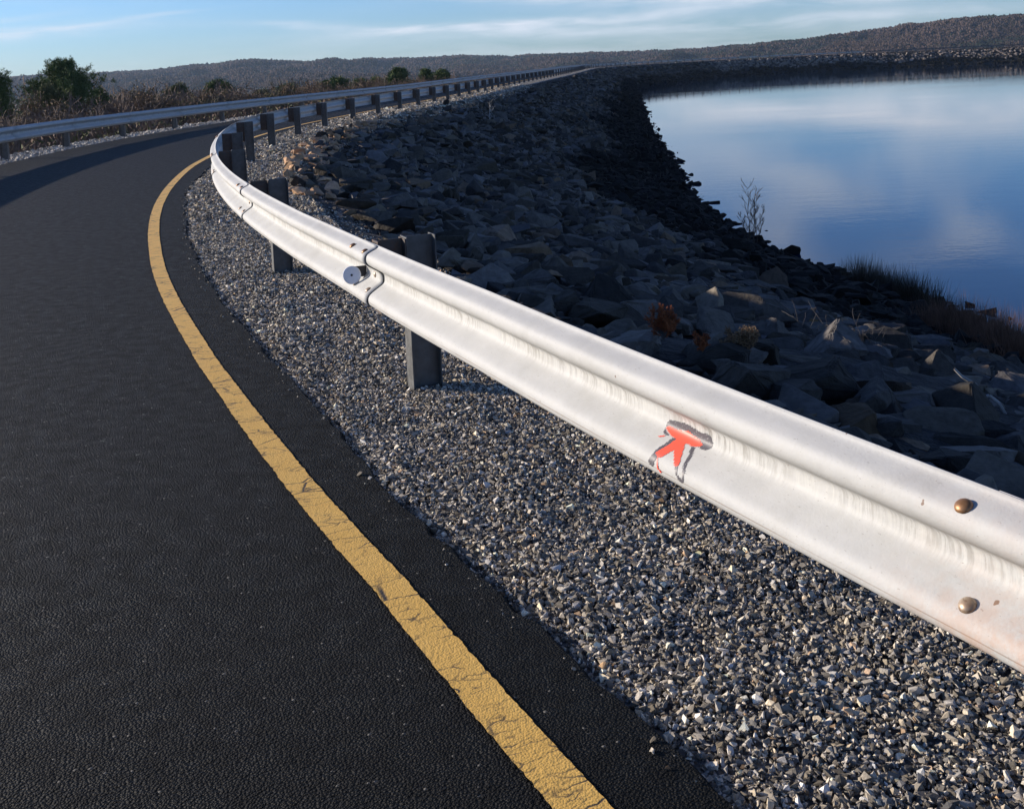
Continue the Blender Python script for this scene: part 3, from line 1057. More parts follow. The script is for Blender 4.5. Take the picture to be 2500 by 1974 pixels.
def build_rocks():
    r = np.random.default_rng(23)
    hi = [hull_template(int(r.integers(11, 20)), r, 0.72, 0.07, 2) for _ in range(24)]
    mid = [hull_template(int(r.integers(10, 16)), r, 0.7, 0.07) for _ in range(24)]
    lo = [hull_template(9, r, 0.65) for _ in range(16)]
    PP, SZ, SO = [], [], []
    for s0, s1, dens, size in ((-4, 45, 19, 0.135), (-4, 45, 36, 0.07), (45, 110, 7.5, 0.20), (45, 110, 9, 0.11), (110, 225, 2.6, 0.33), (225, 440, 2.4, 0.36)):
        n = int((s1 - s0) * 13.0 * dens)
        s = r.uniform(s0, s1, n)
        ro, sh = off_rock(s), off_shore(s)
        o = ro + (sh + 1.0 - ro) * r.random(n)
        sz = size * np.exp(r.normal(0, 0.38, n))
        edge = o < ro + 0.5
        sz = np.minimum(np.where(edge, np.minimum(sz * 0.45, 0.11), sz), np.where(s < 9, 0.23, 0.32) if s0 < 100 else 0.5)
        p = surf(s, o)
        p[:, 2] += sz * r.uniform(-0.1, 0.35, n) * np.where(edge, 0.4, 1.0)
        PP.append(p)
        SZ.append(sz)
        SO.append(np.stack([s, o], 1))
    # the lip of tan pieces where the rocks meet the gravel
    n = 240
    s = np.concatenate([r.uniform(12, 27, 150), r.uniform(27, 45, 60), r.uniform(9, 12, 30)])
    o = off_rock(s) + r.uniform(-0.2, 0.42, n)
    sz = 0.105 * np.exp(r.normal(0, 0.35, n))
    p = surf(s, o)
    p[:, 2] += sz * 0.55
    PP.append(p)
    SZ.append(sz)
    SO.append(np.stack([s, o], 1))
    P, S1, so = np.concatenate(PP), np.concatenate(SZ), np.concatenate(SO)
    n = len(P)
    Sc = np.stack([S1 * r.uniform(1.0, 1.6, n), S1 * r.uniform(0.7, 1.05, n), S1 * r.uniform(0.40, 0.90, n)], 1)
    R = rand_rot(n, r, 0.42)
    T = rock_tints(P, so[:, 0], so[:, 1], r)
    cap = np.where(T[:, 0] > 0.2, np.minimum(1.0, 0.115 / S1), 1.0)
    cap = np.where(so[:, 0] < 100, cap, 1.0)
    Sc = Sc * cap[:, None]
    S1 = S1 * cap
    px, py, dep = project(P)
    vis = (dep > 1) & (px > -60) & (px < 2560) & (py > 60) & (py < 1300)
    # rocks hidden under the near rail are no candidates for single objects
    ry_ = np.interp(px, [900, 1387, 1900, 2500], [560, 790, 985, 1205])
    vis &= py < ry_ - 5
    size = np.where(vis, S1 / np.maximum(dep, 0.5), 0)
    tanm = T[:, 0] > 0.2
    size = size * np.where(tanm, 2.0, 1.0)
    order = np.argsort(-size)
    chosen = order[:292]
    rest = np.ones(n, bool)
    rest[chosen] = False
    near = rest & (dep > -2) & (dep < 45)
    far = rest & ~near
    for msk, tp in ((near, mid), (far, lo)):
        i = np.where(msk)[0]
        me = scatter_mesh('riprap', tp, P[i], R[i], Sc[i], T[i], M_ROCK)
        if msk is near:
            o = obj('riprap', me)
            tag(o, 'mass of smaller dark grey riprap on the near slope', 'rocks', kind='stuff')
        else:
            o = obj('riprap', me)
            tag(o, 'dark riprap facing along the far curve of the dam, coloured lighter where sunlit', 'rocks', kind='stuff')
    for i in chosen:
        tv, tf = hi[int(r.integers(0, len(hi)))]
        v = (tv * Sc[i]) @ R[i].T
        nm = 'rock'
        o = obj(nm, mesh_data(nm, v, tf, M_ROCK, tint=np.repeat(T[i:i + 1], len(v), 0)), loc=P[i])
        if tanm[i]:
            if so[i, 0] > 27:
                tag(o, 'small tan stone on the far lip of the gravel shoulder beyond the bend', 'rock', 'tan rocks on the far lip of the shoulder')
            elif so[i, 0] > 9:
                tag(o, 'tan angular rock at the gravel lip inside the bend', 'rock', 'tan rocks on the lip inside the bend')
            else:
                tag(o, 'tan rock at the slope top just behind the near rail', 'rock', 'tan rocks behind the near rail')
        elif T[i, 0] < 0.03:
            tag(o, 'black wet rock low on the bank near the water', 'rock', 'black wet rocks near the water')
        else:
            tag(o, 'dark grey slab of riprap on the shaded slope', 'rock', 'grey riprap slabs on the shaded slope')


# ------------------------------------------------------------------ guardrails
RAIL_TOP = 0.68


def rise(s):
    """the rail stands a little prouder of the ground near the camera"""
    return tab(s, [-1.5, 0, 1.5, 4, 12, 20, 27], [0.062, 0.040, 0.025, 0.030, 0.030, 0.012, -0.015])


PROF = [(0.156, 0.020), (0.150, 0.022), (0.143, 0.030), (0.128, 0.062), (0.118, 0.077), (0.105, 0.083), (0.090, 0.0835),
        (0.078, 0.079), (0.066, 0.068), (0.046, 0.038), (0.028, 0.010), (0.016, 0.001), (0.0, 0.0), (-0.016, 0.001),
        (-0.028, 0.010), (-0.046, 0.038), (-0.066, 0.068), (-0.078, 0.079), (-0.090, 0.0835), (-0.105, 0.083),
        (-0.118, 0.077), (-0.128, 0.062), (-0.143, 0.030), (-0.150, 0.022), (-0.156, 0.020)]


def smooth_prof(n):
    P = catmull(PROF, False, 0.002)
    P = np.vstack([P, PROF[-1]])
    L = np.concatenate([[0], np.cumsum(np.linalg.norm(np.diff(P, axis=0), axis=1))])
    u = np.linspace(0, L[-1], n)
    return np.interp(u, L, P[:, 0]), np.interp(u, L, P[:, 1]), u


def beam_point(s, u_z, u_d, side, lift, base_off):
    """side -1: traffic face towards the left of the crest line"""
    off = base_off + side * (u_d + lift)
    p = P2(s, off)
    return np.concatenate([p, np.broadcast_to(RAIL_TOP + rise(s) - 0.156 + u_z, off.shape)[..., None]], -1)


def beam_mesh(s0, s1, step, nprof, side, offf, lap=0.0, thick=0.0028):
    z, d, u = smooth_prof(nprof)
    ns = max(3, int((s1 + lap - s0) / step) + 1)
    s = np.linspace(s0, s1 + lap, ns)
    # near end lies on top of the panel behind; the far end tucks under the next panel
    lift = np.interp(s, [s0, s0 + 0.25, s1 - 0.3, s1 + 1e-3, s1 + 0.3], [0.0055, 0.0, 0.0, -0.0035, -0.0035])
    S = np.repeat(s[:, None], len(z), 1)
    base = np.repeat(offf(s)[:, None], len(z), 1)
    D = np.repeat(d[None], ns, 0) + lift[:, None]
    Z = np.repeat(z[None], ns, 0)
    A = beam_point(S, Z, D, side, 0.0, base)
    n1 = A.shape[0] * A.shape[1]
    f = grid_faces(ns, len(z), side < 0)
    if thick:
        B = beam_point(S, Z, D - thick, side, 0.0, base)
        V = np.concatenate([A.reshape(-1, 3), B.reshape(-1, 3)])
        m = len(z)
        rim = []
        lst = [(k, k + 1) for k in range(m - 1)] + [((ns - 1) * m + k + 1, (ns - 1) * m + k) for k in range(m - 1)]
        lst += [((i + 1) * m, i * m) for i in range(ns - 1)] + [(i * m + m - 1, (i + 1) * m + m - 1) for i in range(ns - 1)]
        for a, b2 in lst:
            rim.append((a, b2, b2 + n1, a + n1) if side > 0 else (b2, a, a + n1, b2 + n1))
        F = np.concatenate([f, f[:, ::-1] + n1, np.array(rim)])
    else:
        V, F = A.reshape(-1, 3), f
    uv = np.stack([S, np.repeat(u[None], ns, 0)], -1).reshape(-1, 2)
    if thick:
        uv = np.concatenate([uv, uv])
    return V, F, uv


def i_beam(w, dpt, z0, z1, tf=0.006, tw=0.005):
    """I section: flanges across x (along the rail), depth along y"""
    parts = [box((-w / 2, -dpt / 2, z0), (w / 2, -dpt / 2 + tf, z1)), box((-w / 2, dpt / 2 - tf, z0), (w / 2, dpt / 2, z1)),
             box((-tw / 2, -dpt / 2 + tf, z0 + 0.0005), (tw / 2, dpt / 2 - tf, z1 - 0.0005))]
    return join(parts)


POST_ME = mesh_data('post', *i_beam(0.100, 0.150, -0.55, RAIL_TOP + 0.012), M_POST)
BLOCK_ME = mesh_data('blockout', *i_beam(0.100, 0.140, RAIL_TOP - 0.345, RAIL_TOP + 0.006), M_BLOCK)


def dome(rad, h, n=20, rings=6):
    V, F = [], []
    for j in range(rings):
        a = j / rings * math.pi / 2
        for k in range(n):
            t = 2 * math.pi * k / n
            V.append((rad * math.cos(a) * math.cos(t), rad * math.cos(a) * math.sin(t), h * math.sin(a)))
    V.append((0, 0, h))
    for j in range(rings - 1):
        for k in range(n):
            a, b2 = j * n + k, j * n + (k + 1) % n
            F.append((a, b2, b2 + n, a + n))
    for k in range(n):
        F.append(((rings - 1) * n + k, (rings - 1) * n + (k + 1) % n, len(V) - 1))
    return V, F


BOLT_ME = mesh_data('bolt', *dome(0.0172, 0.011), M_BOLT, True)
BOLT2_ME = mesh_data('bolt', *dome(0.0172, 0.011), M_BOLT2, True)


def copy_tree(o, parent=None):
    c = o.copy()
    COL.objects.link(c)
    c.parent = parent
    for ch in [x for x in ALLCH.get(o.name, [])]:
        copy_tree(ch, c)
    return c


ALLCH = {}


def prof_at(zc):
    z, d, u = smooth_prof(400)
    i = int(np.argmin(np.abs(z - zc)))
    dz, dd = z[i + 3] - z[i - 3], d[i + 3] - d[i - 3]
    # outward normal in (d, z)
    nrm = np.array([-dz, dd])
    nrm /= np.linalg.norm(nrm)
    if nrm[0] < 0:
        nrm = -nrm
    return d[i], nrm


def add_bolt(parent, s, zc, side, offf, me, lift=0.0):
    d, nr = prof_at(zc)
    off = float(offf(np.array([s]))[0]) + side * (d + lift)
    p = P2(s, off)
    t = tang(s)
    out = np.array([t[1], -t[0]]) * side
    o = obj('bolt', me, parent)
    n3 = Vector((out[0] * nr[0], out[1] * nr[0], nr[1])).normalized()
    o.matrix_world = Matrix.Translation(Vector((p[0], p[1], RAIL_TOP + float(rise(s)) - 0.156 + zc))) @ n3.to_track_quat('Z', 'Y').to_matrix().to_4x4()
    return o


def build_guardrail(label, side, beam_off, post_off, block_off, s_posts, gnear, root_name='guardrail'):
    root = empty(root_name, (0, 0, 0))
    tag(root, label, 'guardrail')
    ind = s_posts[:98]
    rest = s_posts[98:]
    for k, s in enumerate(ind):
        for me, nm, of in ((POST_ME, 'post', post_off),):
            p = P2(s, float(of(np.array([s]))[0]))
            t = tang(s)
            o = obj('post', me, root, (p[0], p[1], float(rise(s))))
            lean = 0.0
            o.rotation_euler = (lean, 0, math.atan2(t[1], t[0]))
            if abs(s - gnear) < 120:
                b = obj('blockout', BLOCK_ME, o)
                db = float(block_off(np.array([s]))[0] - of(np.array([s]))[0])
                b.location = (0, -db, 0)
    if len(rest):
        Vs, Fs, k = [], [], 0
        pv, pf = i_beam(0.1, 0.30, -0.3, RAIL_TOP)
        pv = np.array(pv)
        pf = np.array(pf)
        for s in rest:
            p = P2(s, float(post_off(np.array([s]))[0]))
            t = tang(s)
            a = math.atan2(t[1], t[0])
            R = np.array([[math.cos(a), -math.sin(a), 0], [math.sin(a), math.cos(a), 0], [0, 0, 1]])
            Vs.append(pv @ R.T + [p[0], p[1], 0])
            Fs.append(pf + k)
            k += len(pv)
        tag(obj('far_posts', mesh_data('far_posts', np.concatenate(Vs), np.concatenate(Fs), M_POST), root), kind='stuff')
    beams = []
    for k in range(len(ind) - 1):
        s0, s1 = ind[k] - SEAM, ind[k + 1] - SEAM
        if abs(s0 - gnear) < 14:
            V, F, uv = beam_mesh(s0, s1, 0.06, 60, side, beam_off, 0.25)
        elif s0 < 60:
            V, F, uv = beam_mesh(s0, s1, 0.4, 28, side, beam_off, 0.2)
        else:
            V, F, uv = beam_mesh(s0, s1, 0.9, 14, side, beam_off, 0.0)
        o = obj('rail_beam', mesh_data('rail_beam', V, F, M_RAIL, True, uv=uv), root)
        beams.append((s0, s1, o))
    if len(rest):
        V, F, uv = beam_mesh(ind[-1] - SEAM, rest[-1], 2.0, 14, side, beam_off, 0.0)
        tag(obj('far_rail_beams', mesh_data('far_rail_beams', V, F, M_SHADERAIL, True, uv=uv), root), kind='stuff')
    return root, beams


SEAM = 0.135


def nb(s):
    return np.full_like(np.asarray(s, float), -0.222)


def build_near_guardrail():
    sp = [-11.4, -7.6, -3.80, 0.0, 3.67, 7.55, 11.45, 15.45, 19.45, 23.4, 27.1, 31.0, 34.6, 38.0]
    while sp[-1] < 60:
        sp.append(sp[-1] + 3.3)
    while sp[-1] < 440:
        sp.append(sp[-1] + 3.7)
    root, beams = build_guardrail('bright white near guardrail sweeping from bottom right around the bend, red arrow sprayed on it', -1,
                                  nb, lambda s: np.zeros_like(np.asarray(s, float)), lambda s: np.full_like(np.asarray(s, float), -0.147),
                                  sp, 0.0)
    # bolts: on the visible splices
    for k, s in enumerate(sp[:14]):
        bm = None
        for (s0, s1, o) in beams:
            if s0 <= s < s1:
                bm = o
        if bm is None or s > 30:
            continue
        for ds in (-0.07, 0.15):
            for zc, me in ((0.126, BOLT_ME), (-0.060, BOLT2_ME)):
                add_bolt(bm, s + ds, zc, -1, nb, me)
        add_bolt(bm, s - 0.005, 0.0, -1, nb, BOLT2_ME)
    return root, beams


def build_far_guardrail():
    sp = [7.9, 11.8, 15.6, 19.5, 23.0, 26.5, 30.1, 33.9, 37.9, 42.0] + list(np.arange(46.0, 60, 4.0)) + list(np.arange(62, 240, 4.6))
    root, beams = build_guardrail('bluish shaded guardrail on the far side of the road in front of the trees', 1,
                                  lambda s: off_left(s) + 0.222, off_left, lambda s: off_left(s) + 0.147, sp, 0.0)
    return root, beams


def build_reflector(root):
    z, d, u = smooth_prof(400)
    s = 0.15
    off = -0.222 - 0.078
    p = P2(s, off)
    zc = RAIL_TOP + float(rise(s)) - 0.156 - 0.018
    piv = empty('reflector', (p[0], p[1], zc))
    piv.parent = root
    t = tang(s)
    V, F = [], []
    n = 40
    for j, (r_, y) in enumerate(((0.0, -0.004), (0.012, -0.004), (0.038, -0.004), (0.043, -0.003), (0.045, 0.0), (0.045, 0.004), (0.0, 0.004))):
        for k in range(n):
            a = 2 * math.pi * k / n
            V.append((r_ * math.cos(a), y, r_ * math.sin(a)))
    for j in range(6):
        for k in range(n):
            F.append((j * n + k, j * n + (k + 1) % n, (j + 1) * n + (k + 1) % n, (j + 1) * n + k))
    face = Vector((-0.05, -1.0, 0.15)).normalized()
    rot = face.to_track_quat('-Y', 'Z').to_euler()
    dsc = obj('reflector_disc', mesh_data('reflector_disc', V, F, M_DISC), piv)
    dsc.rotation_euler = rot
    V2, F2 = [], []
    for j, (r_, y) in enumerate(((0.0, -0.0062), (0.0055, -0.006), (0.0055, -0.004))):
        for k in range(16):
            a = 2 * math.pi * k / 16
            V2.append((r_ * math.cos(a), y, r_ * math.sin(a)))
    for j in range(2):
        for k in range(16):
            F2.append((j * 16 + k, j * 16 + (k + 1) % 16, (j + 1) * 16 + (k + 1) % 16, (j + 1) * 16 + k))
    st = obj('rivet', mesh_data('rivet', V2, F2, M_DARK), piv)
    st.rotation_euler = rot
    # bent bracket from the post bolt to behind the disc
    a = math.atan2(t[1], t[0])
    br = obj('bracket', mesh_data('bracket', *box((0.006, -0.077, -0.014), (0.008, -0.020, 0.040)), M_DARK), piv)
    br.rotation_euler = (0, 0, a)
    return piv


RED_PX = []
ARROW = {}


def build_arrow(beams):
    z, d, u = smooth_prof(900)

    def inside(poly, X, Y):
        r = np.zeros(X.shape, bool)
        n = len(poly)
        for i in range(n):
            x0, y0 = poly[i]
            x1, y1 = poly[(i + 1) % n]
            c = ((y0 > Y) != (y1 > Y)) & (X < (x1 - x0) * (Y - y0) / (y1 - y0 + 1e-12) + x0)
            r ^= c
        return r
    for nm, mat, lift, label in (('painted_arrow', M_RED, 0.0016, 'red spray painted arrow with two legs'),
                                 ('painted_shadow', M_BLK, 0.0009, 'faded black outline sprayed behind the arrow')):
        polys = ARROW[nm]
        if not polys:
            continue
        c = 0.0018
        allp = np.array([q for p in polys for q in p])
        s = np.arange(allp[:, 0].min() - 0.01, allp[:, 0].max() + 0.01, c)
        uu = np.arange(allp[:, 1].min() - 0.01, allp[:, 1].max() + 0.01, c)
        S, U = np.meshgrid(s, uu, indexing='ij')
        wob = 0.0012 * np.sin(S * 900 + U * 300) + 0.001 * np.sin(U * 1100 - S * 450)
        M = np.zeros(S.shape, bool)
        for p in polys:
            M |= inside(p, S + wob + c / 2, U + wob + c / 2)
        Zp, Dp = np.interp(U, u, z), np.interp(U, u, d)
        V = beam_point(S, Zp, Dp, -1, lift, nb(S))
        f = grid_faces(S.shape[0], S.shape[1], True)
        M2 = M[:-1, :-1].ravel()
        f = f[M2]
        used = np.unique(f)
        mp = np.zeros(S.size, int)
        mp[used] = np.arange(len(used))
        par = [o for (a, b, o) in beams if a <= s.mean() < b][0]
        o = obj(nm, mesh_data(nm, V.reshape(-1, 3)[used], mp[f], mat, True), par)
        tag(o, label)


# ------------------------------------------------------------------ plants
def branch_segs(r, p, d, L, rad, depth, out, spread=0.6, nkid=3, up=0.15, tw=0.25):
    n = 3
    q = np.array(p, float)
    dd = np.array(d, float)
    for i in range(n):
        dd = dd + r.normal(0, tw * 0.5, 3) + np.array([0, 0, up * 0.3])
        dd /= np.linalg.norm(dd)
        q2 = q + dd * L / n
        r0, r1 = rad * (1 - 0.25 * i), rad * (1 - 0.25 * (i + 1))
        out.append((q, q2, max(r0, 0.002), max(r1, 0.0015)))
        if depth > 0:
            for _ in range(nkid if i else 1):
                nd = dd + r.normal(0, spread, 3) + np.array([0, 0, up])
                nd /= np.linalg.norm(nd)
                branch_segs(r, q + (q2 - q) * r.random(), nd, L * r.uniform(0.4, 0.65), rad * 0.5, depth - 1, out, spread, nkid, up, tw)
        q = q2


def segs_mesh(name, segs, mat, n=3):
    a = np.array([s[0] for s in segs])
    b = np.array([s[1] for s in segs])
    V, F = tubes(a, b, [s[2] for s in segs], [s[3] for s in segs], n)
    return mesh_data(name, V, F, mat)


def blades(P, D, L, W, r):
    """thin triangles standing at P, pointing along D"""
    n = len(P)
    D = D / (np.linalg.norm(D, axis=1, keepdims=True) + 1e-9)
    side = np.cross(D, r.normal(size=(n, 3)))
    side /= np.linalg.norm(side, axis=1, keepdims=True) + 1e-9
    V = np.stack([P - side * W[:, None] / 2, P + side * W[:, None] / 2, P + D * L[:, None]], 1).reshape(-1, 3)
    return V, np.arange(3 * n).reshape(-1, 3)


def tree_trunk(r, H, rad, lean=0.0, n=8):
    segs = []
    q = np.zeros(3)
    for i in range(n):
        q2 = np.array([lean * (i + 1) / n + r.normal(0, 0.05), r.normal(0, 0.05), H * (i + 1) / n])
        segs.append((q, q2, rad * (1 - i / n * 0.85), rad * (1 - (i + 1) / n * 0.85)))
        q = q2
    return segs


def pine(seed, H, W, crown_h, dense=1.0, mat=None, shape='round', tuft=0.22, bw=0.05):
    """pitch pine: irregular rounded crown of separate needle tufts carried on limbs; returns (trunk mesh, crown mesh)"""
    r = np.random.default_rng(seed)
    segs = tree_trunk(r, H * 0.96, 0.012 * H + 0.05)
    C, N = [], []
    nl = int(26 * dense * max(1, crown_h / 4))
    z0 = H - crown_h
    for k in range(nl):
        t = (k + r.random()) / nl
        zz = z0 + crown_h * t * 0.97
        if shape == 'cone':
            rr = W / 2 * (1 - t) ** 0.8 * r.uniform(0.6, 1.1)
        else:
            rr = W / 2 * math.sqrt(max(0.02, 1 - (2 * t - 0.75) ** 2 / 1.7)) * r.uniform(0.55, 1.08)
            if t > 0.85:
                rr *= 0.6
        a = r.uniform(0, 2 * math.pi)
        d = np.array([math.cos(a), math.sin(a), r.uniform(0.0, 0.35)])
        st = np.array([0, 0, zz - rr * 0.2])
        m = 4
        q = st
        for i in range(m):
            q2 = st + d * rr * (i + 1) / m + np.array([0, 0, 0.10 * rr * ((i + 1) / m) ** 2]) + r.normal(0, 0.06, 3)
            segs.append((q, q2, 0.05 * (1 - i / m) * H / 10 + 0.008, 0.05 * (1 - (i + 1) / m) * H / 10 + 0.006))
            q = q2
            if i >= 1:
                for _ in range(int(4 + 2 * dense)):
                    c = q2 + r.normal(0, 0.09 * W / 2 + 0.10, 3) * np.array([1, 1, 0.5])
                    C.append(c)
                    N.append(c - np.array([0, 0, H - crown_h * 0.6]))
    C = np.array(C)
    N = np.array(N)
    N /= np.linalg.norm(N, axis=1, keepdims=True) + 1e-9
    nb_ = 26
    P = np.repeat(C, nb_, 0) + r.normal(0, tuft * 0.38, (len(C) * nb_, 3))
    D = np.repeat(N, nb_, 0) * 0.6 + r.normal(0, 0.7, (len(P), 3)) + np.array([0, 0, 0.45])
    V, F = blades(P, D, tuft * r.uniform(0.5, 1.1, len(P)), bw * r.uniform(0.6, 1.3, len(P)), r)
    return segs_mesh('trunk', segs, M_BARK, 5), mesh_data('crown', V, F, mat or M_PINE)


def place_pine(px, top_px, Y, wpx, crown_px, seed, label, group=None, mat=None, shape='round', dense=1.0):
    top = at(px, top_px, Y)
    s, o = nearest_so(top[0], top[1])
    zb = float(embank(s, o)) if abs(o) < 45 else -14.0
    zb = min(zb, -3.0)
    H = top[2] - zb
    W = wpx / FPX * Y
    ch = crown_px / FPX * Y
    tuft = max(0.16, 0.0028 * Y)
    tr, cr = pine(seed, H, W, min(ch, H * 0.9), dense, mat, shape, tuft, tuft * 0.2)
    root = empty('pine_tree', (top[0], top[1], zb))
    obj('trunk', tr, root)
    obj('crown', cr, root)
    tag(root, label, 'tree', group)
    return root


def bare_tree_meshes(seed, H, depth=3, leaf=0):
    r = np.random.default_rng(seed)
    trunk = tree_trunk(r, H * 0.62, 0.006 * H + 0.012, r.normal(0, 0.4), 6)
    out = []
    for i in range(2, 7):
        p = trunk[i - 1][1]
        for _ in range(7):
            a = r.uniform(0, 2 * math.pi)
            d = np.array([math.cos(a), math.sin(a), r.uniform(0.25, 1.0)])
            d /= np.linalg.norm(d)
            branch_segs(r, p - np.array([0, 0, r.uniform(0, 0.1 * H)]), d, H * r.uniform(0.16, 0.30), 0.003 * H, depth - 1, out, 0.6, 3, 0.12)
    out = [(a, b, max(c, 0.020), max(e, 0.016)) for a, b, c, e in out]
    k = H / max(b[2] for a, b, c, e in out)
    out = [(a * k, b * k, c, e) for a, b, c, e in out]
    trunk = [(a * k, b * k, c, e) for a, b, c, e in trunk]
    crown = segs_mesh('crown', out, M_TWIG)
    if leaf:
        # a few dead leaves still hang on some of them
        V1, F1 = tubes([q[0] for q in out], [q[1] for q in out], [q[2] for q in out], [q[3] for q in out], 3)
        tips = np.array([q[1] for q in out])
        P = np.repeat(tips, 3, 0) + r.normal(0, 0.10, (len(tips) * 3, 3))
        V2_, F2_ = blades(P, r.normal(0, 1, P.shape), r.uniform(0.08, 0.20, len(P)), r.uniform(0.05, 0.10, len(P)), r)
        V = np.concatenate([V1, V2_])
        Q = np.concatenate([F1, np.stack([F2_[:, 0], F2_[:, 1], F2_[:, 2], F2_[:, 2]], 1) + len(V1)])
        F = [tuple(q) if q[2] != q[3] else tuple(q[:3]) for q in Q.tolist()]
        crown = mesh_data('crown', V, F, M_TWIG)
        crown.materials.append(leaf)
        mi = np.zeros(len(F), np.int32)
        mi[len(F1):] = 1
        crown.polygons.foreach_set('material_index', mi)
    return segs_mesh('trunk', trunk, M_TWIG, 5), crown


def build_trees():
    place_pine(-6, 178, 52, 150, 260, 101, 'dark spreading pine cut off by the left edge of the picture', shape='cone', dense=1.6)
    place_pine(156, 151, 66, 190, 200, 102, 'tallest pine, broad rounded green crown standing above the left guardrail', dense=3.0)
    place_pine(240, 224, 70, 40, 60, 103, 'small dark pine close against the right side of the tallest pine', dense=1.0)
    place_pine(112, 212, 60, 84, 110, 104, 'olive green low pine boughs in front of the tallest pine', mat=M_PINE2, dense=1.4)
    place_pine(530, 205, 95, 62, 26, 105, 'flat topped dark pine alone against the hill, above where the near rail vanishes', dense=1.2)
    place_pine(702, 215, 100, 44, 24, 106, 'small low pine between the flat topped pine and the paired pines', dense=1.0)
    place_pine(795, 206, 105, 44, 26, 107, 'left and lower tree of the paired dark pines above the middle of the far rail', dense=1.0)
    place_pine(824, 195, 108, 42, 36, 108, 'right and taller tree of the paired dark pines above the middle of the far rail', dense=1.0)
    place_pine(876, 199, 112, 32, 22, 109, 'round topped dark pine just right of the paired pines', dense=0.9)
    place_pine(922, 196, 116, 30, 20, 110, 'tiny pine tuft just left of the wide spreading far pine', dense=0.8)
    place_pine(974, 171, 118, 50, 40, 111, 'wide spreading far pine standing highest over the distant rail', dense=1.1)
    place_pine(1041, 174, 125, 26, 34, 112, 'narrow far pine right of the wide spreading far pine', dense=0.8)
    place_pine(1080, 178, 130, 34, 24, 113, 'last small pine before the rail reaches the hills', dense=0.8)
    place_pine(434, 213, 88, 56, 44, 121, 'olive pine half way between the tallest pine and the flat topped pine', mat=M_PINE2, dense=1.1)
    place_pine(352, 233, 80, 58, 40, 122, 'low olive pine just right of the gap beside the tallest pine', mat=M_PINE2, dense=1.0)
    place_pine(640, 226, 98, 40, 24, 123, 'low olive pine just left of the small low pine', mat=M_PINE2, dense=0.9)
    r = np.random.default_rng(5)
    kinds = [bare_tree_meshes(200 + k, 9.0, 3, (0, 0, M_OAK, M_OLIVE, 0, M_OAK)[k]) for k in range(6)]
    spots = []
    # (photo x, photo y of the top, distance)
    for px, py, Y in ((300, 202, 80), (345, 222, 85), (430, 215, 90), (395, 232, 78), (468, 235, 80), (270, 230, 70), (600, 232, 95),
                      (575, 228, 88), (650, 222, 100), (745, 214, 105), (900, 197, 115), (935, 190, 118), (1010, 184, 125), (28, 185, 68),
                      (88, 180, 72), (205, 190, 75), (225, 215, 60), (60, 215, 58), (500, 225, 84), (850, 203, 110), (770, 214, 104)):
        spots.append((px, py, Y))
    for px in np.arange(-30, 1110, 8):
        low = 0.35 if 45 < px < 250 else 1.0
        yr = float(np.interp(px, [0, 155, 322, 483, 625, 793, 939, 1104], [306, 285, 268, 253, 241, 224, 211, 193]))
        Y = float(np.interp(px, [0, 300, 600, 900, 1100], [38, 54, 70, 94, 117])) * r.uniform(0.95, 1.35)
        hi_ = float(np.interp(px, [0, 450, 1100], [86, 62, 20]))
        spots.append((px + r.normal(0, 8), yr - r.uniform(0.25, 1.0) * hi_ * low, Y))
    g = 'bare brown trees behind the far guardrail'
    for i, (px, py, Y) in enumerate(spots):
        top = at(px, py, Y)
        s, o = nearest_so(top[0], top[1])
        zb = float(embank(s, o)) if abs(o) < 45 else -14.0
        H = max(2.0, top[2] - zb)
        tr, cr = kinds[i % 6]
        root = empty('bare_tree', (top[0], top[1], zb), r.uniform(0, 6.28))
        sc = H / 9.0
        w = sc * 1.15
        root.scale = (w, w, sc)
        obj('trunk', tr, root)
        obj('crown', cr, root)
        kd = i % 6
        if kd in (2, 5):
            tag(root, 'thin tree hung with dry brown leaves in the thicket beyond the far guardrail', 'tree', 'dry leaved trees behind the far guardrail')
        elif kd == 3:
            tag(root, 'thin olive leaved tree in the thicket beyond the far guardrail', 'tree', 'olive leaved trees behind the far guardrail')
        else:
            tag(root, 'leafless brown tree in the thicket beyond the far guardrail', 'tree', g)


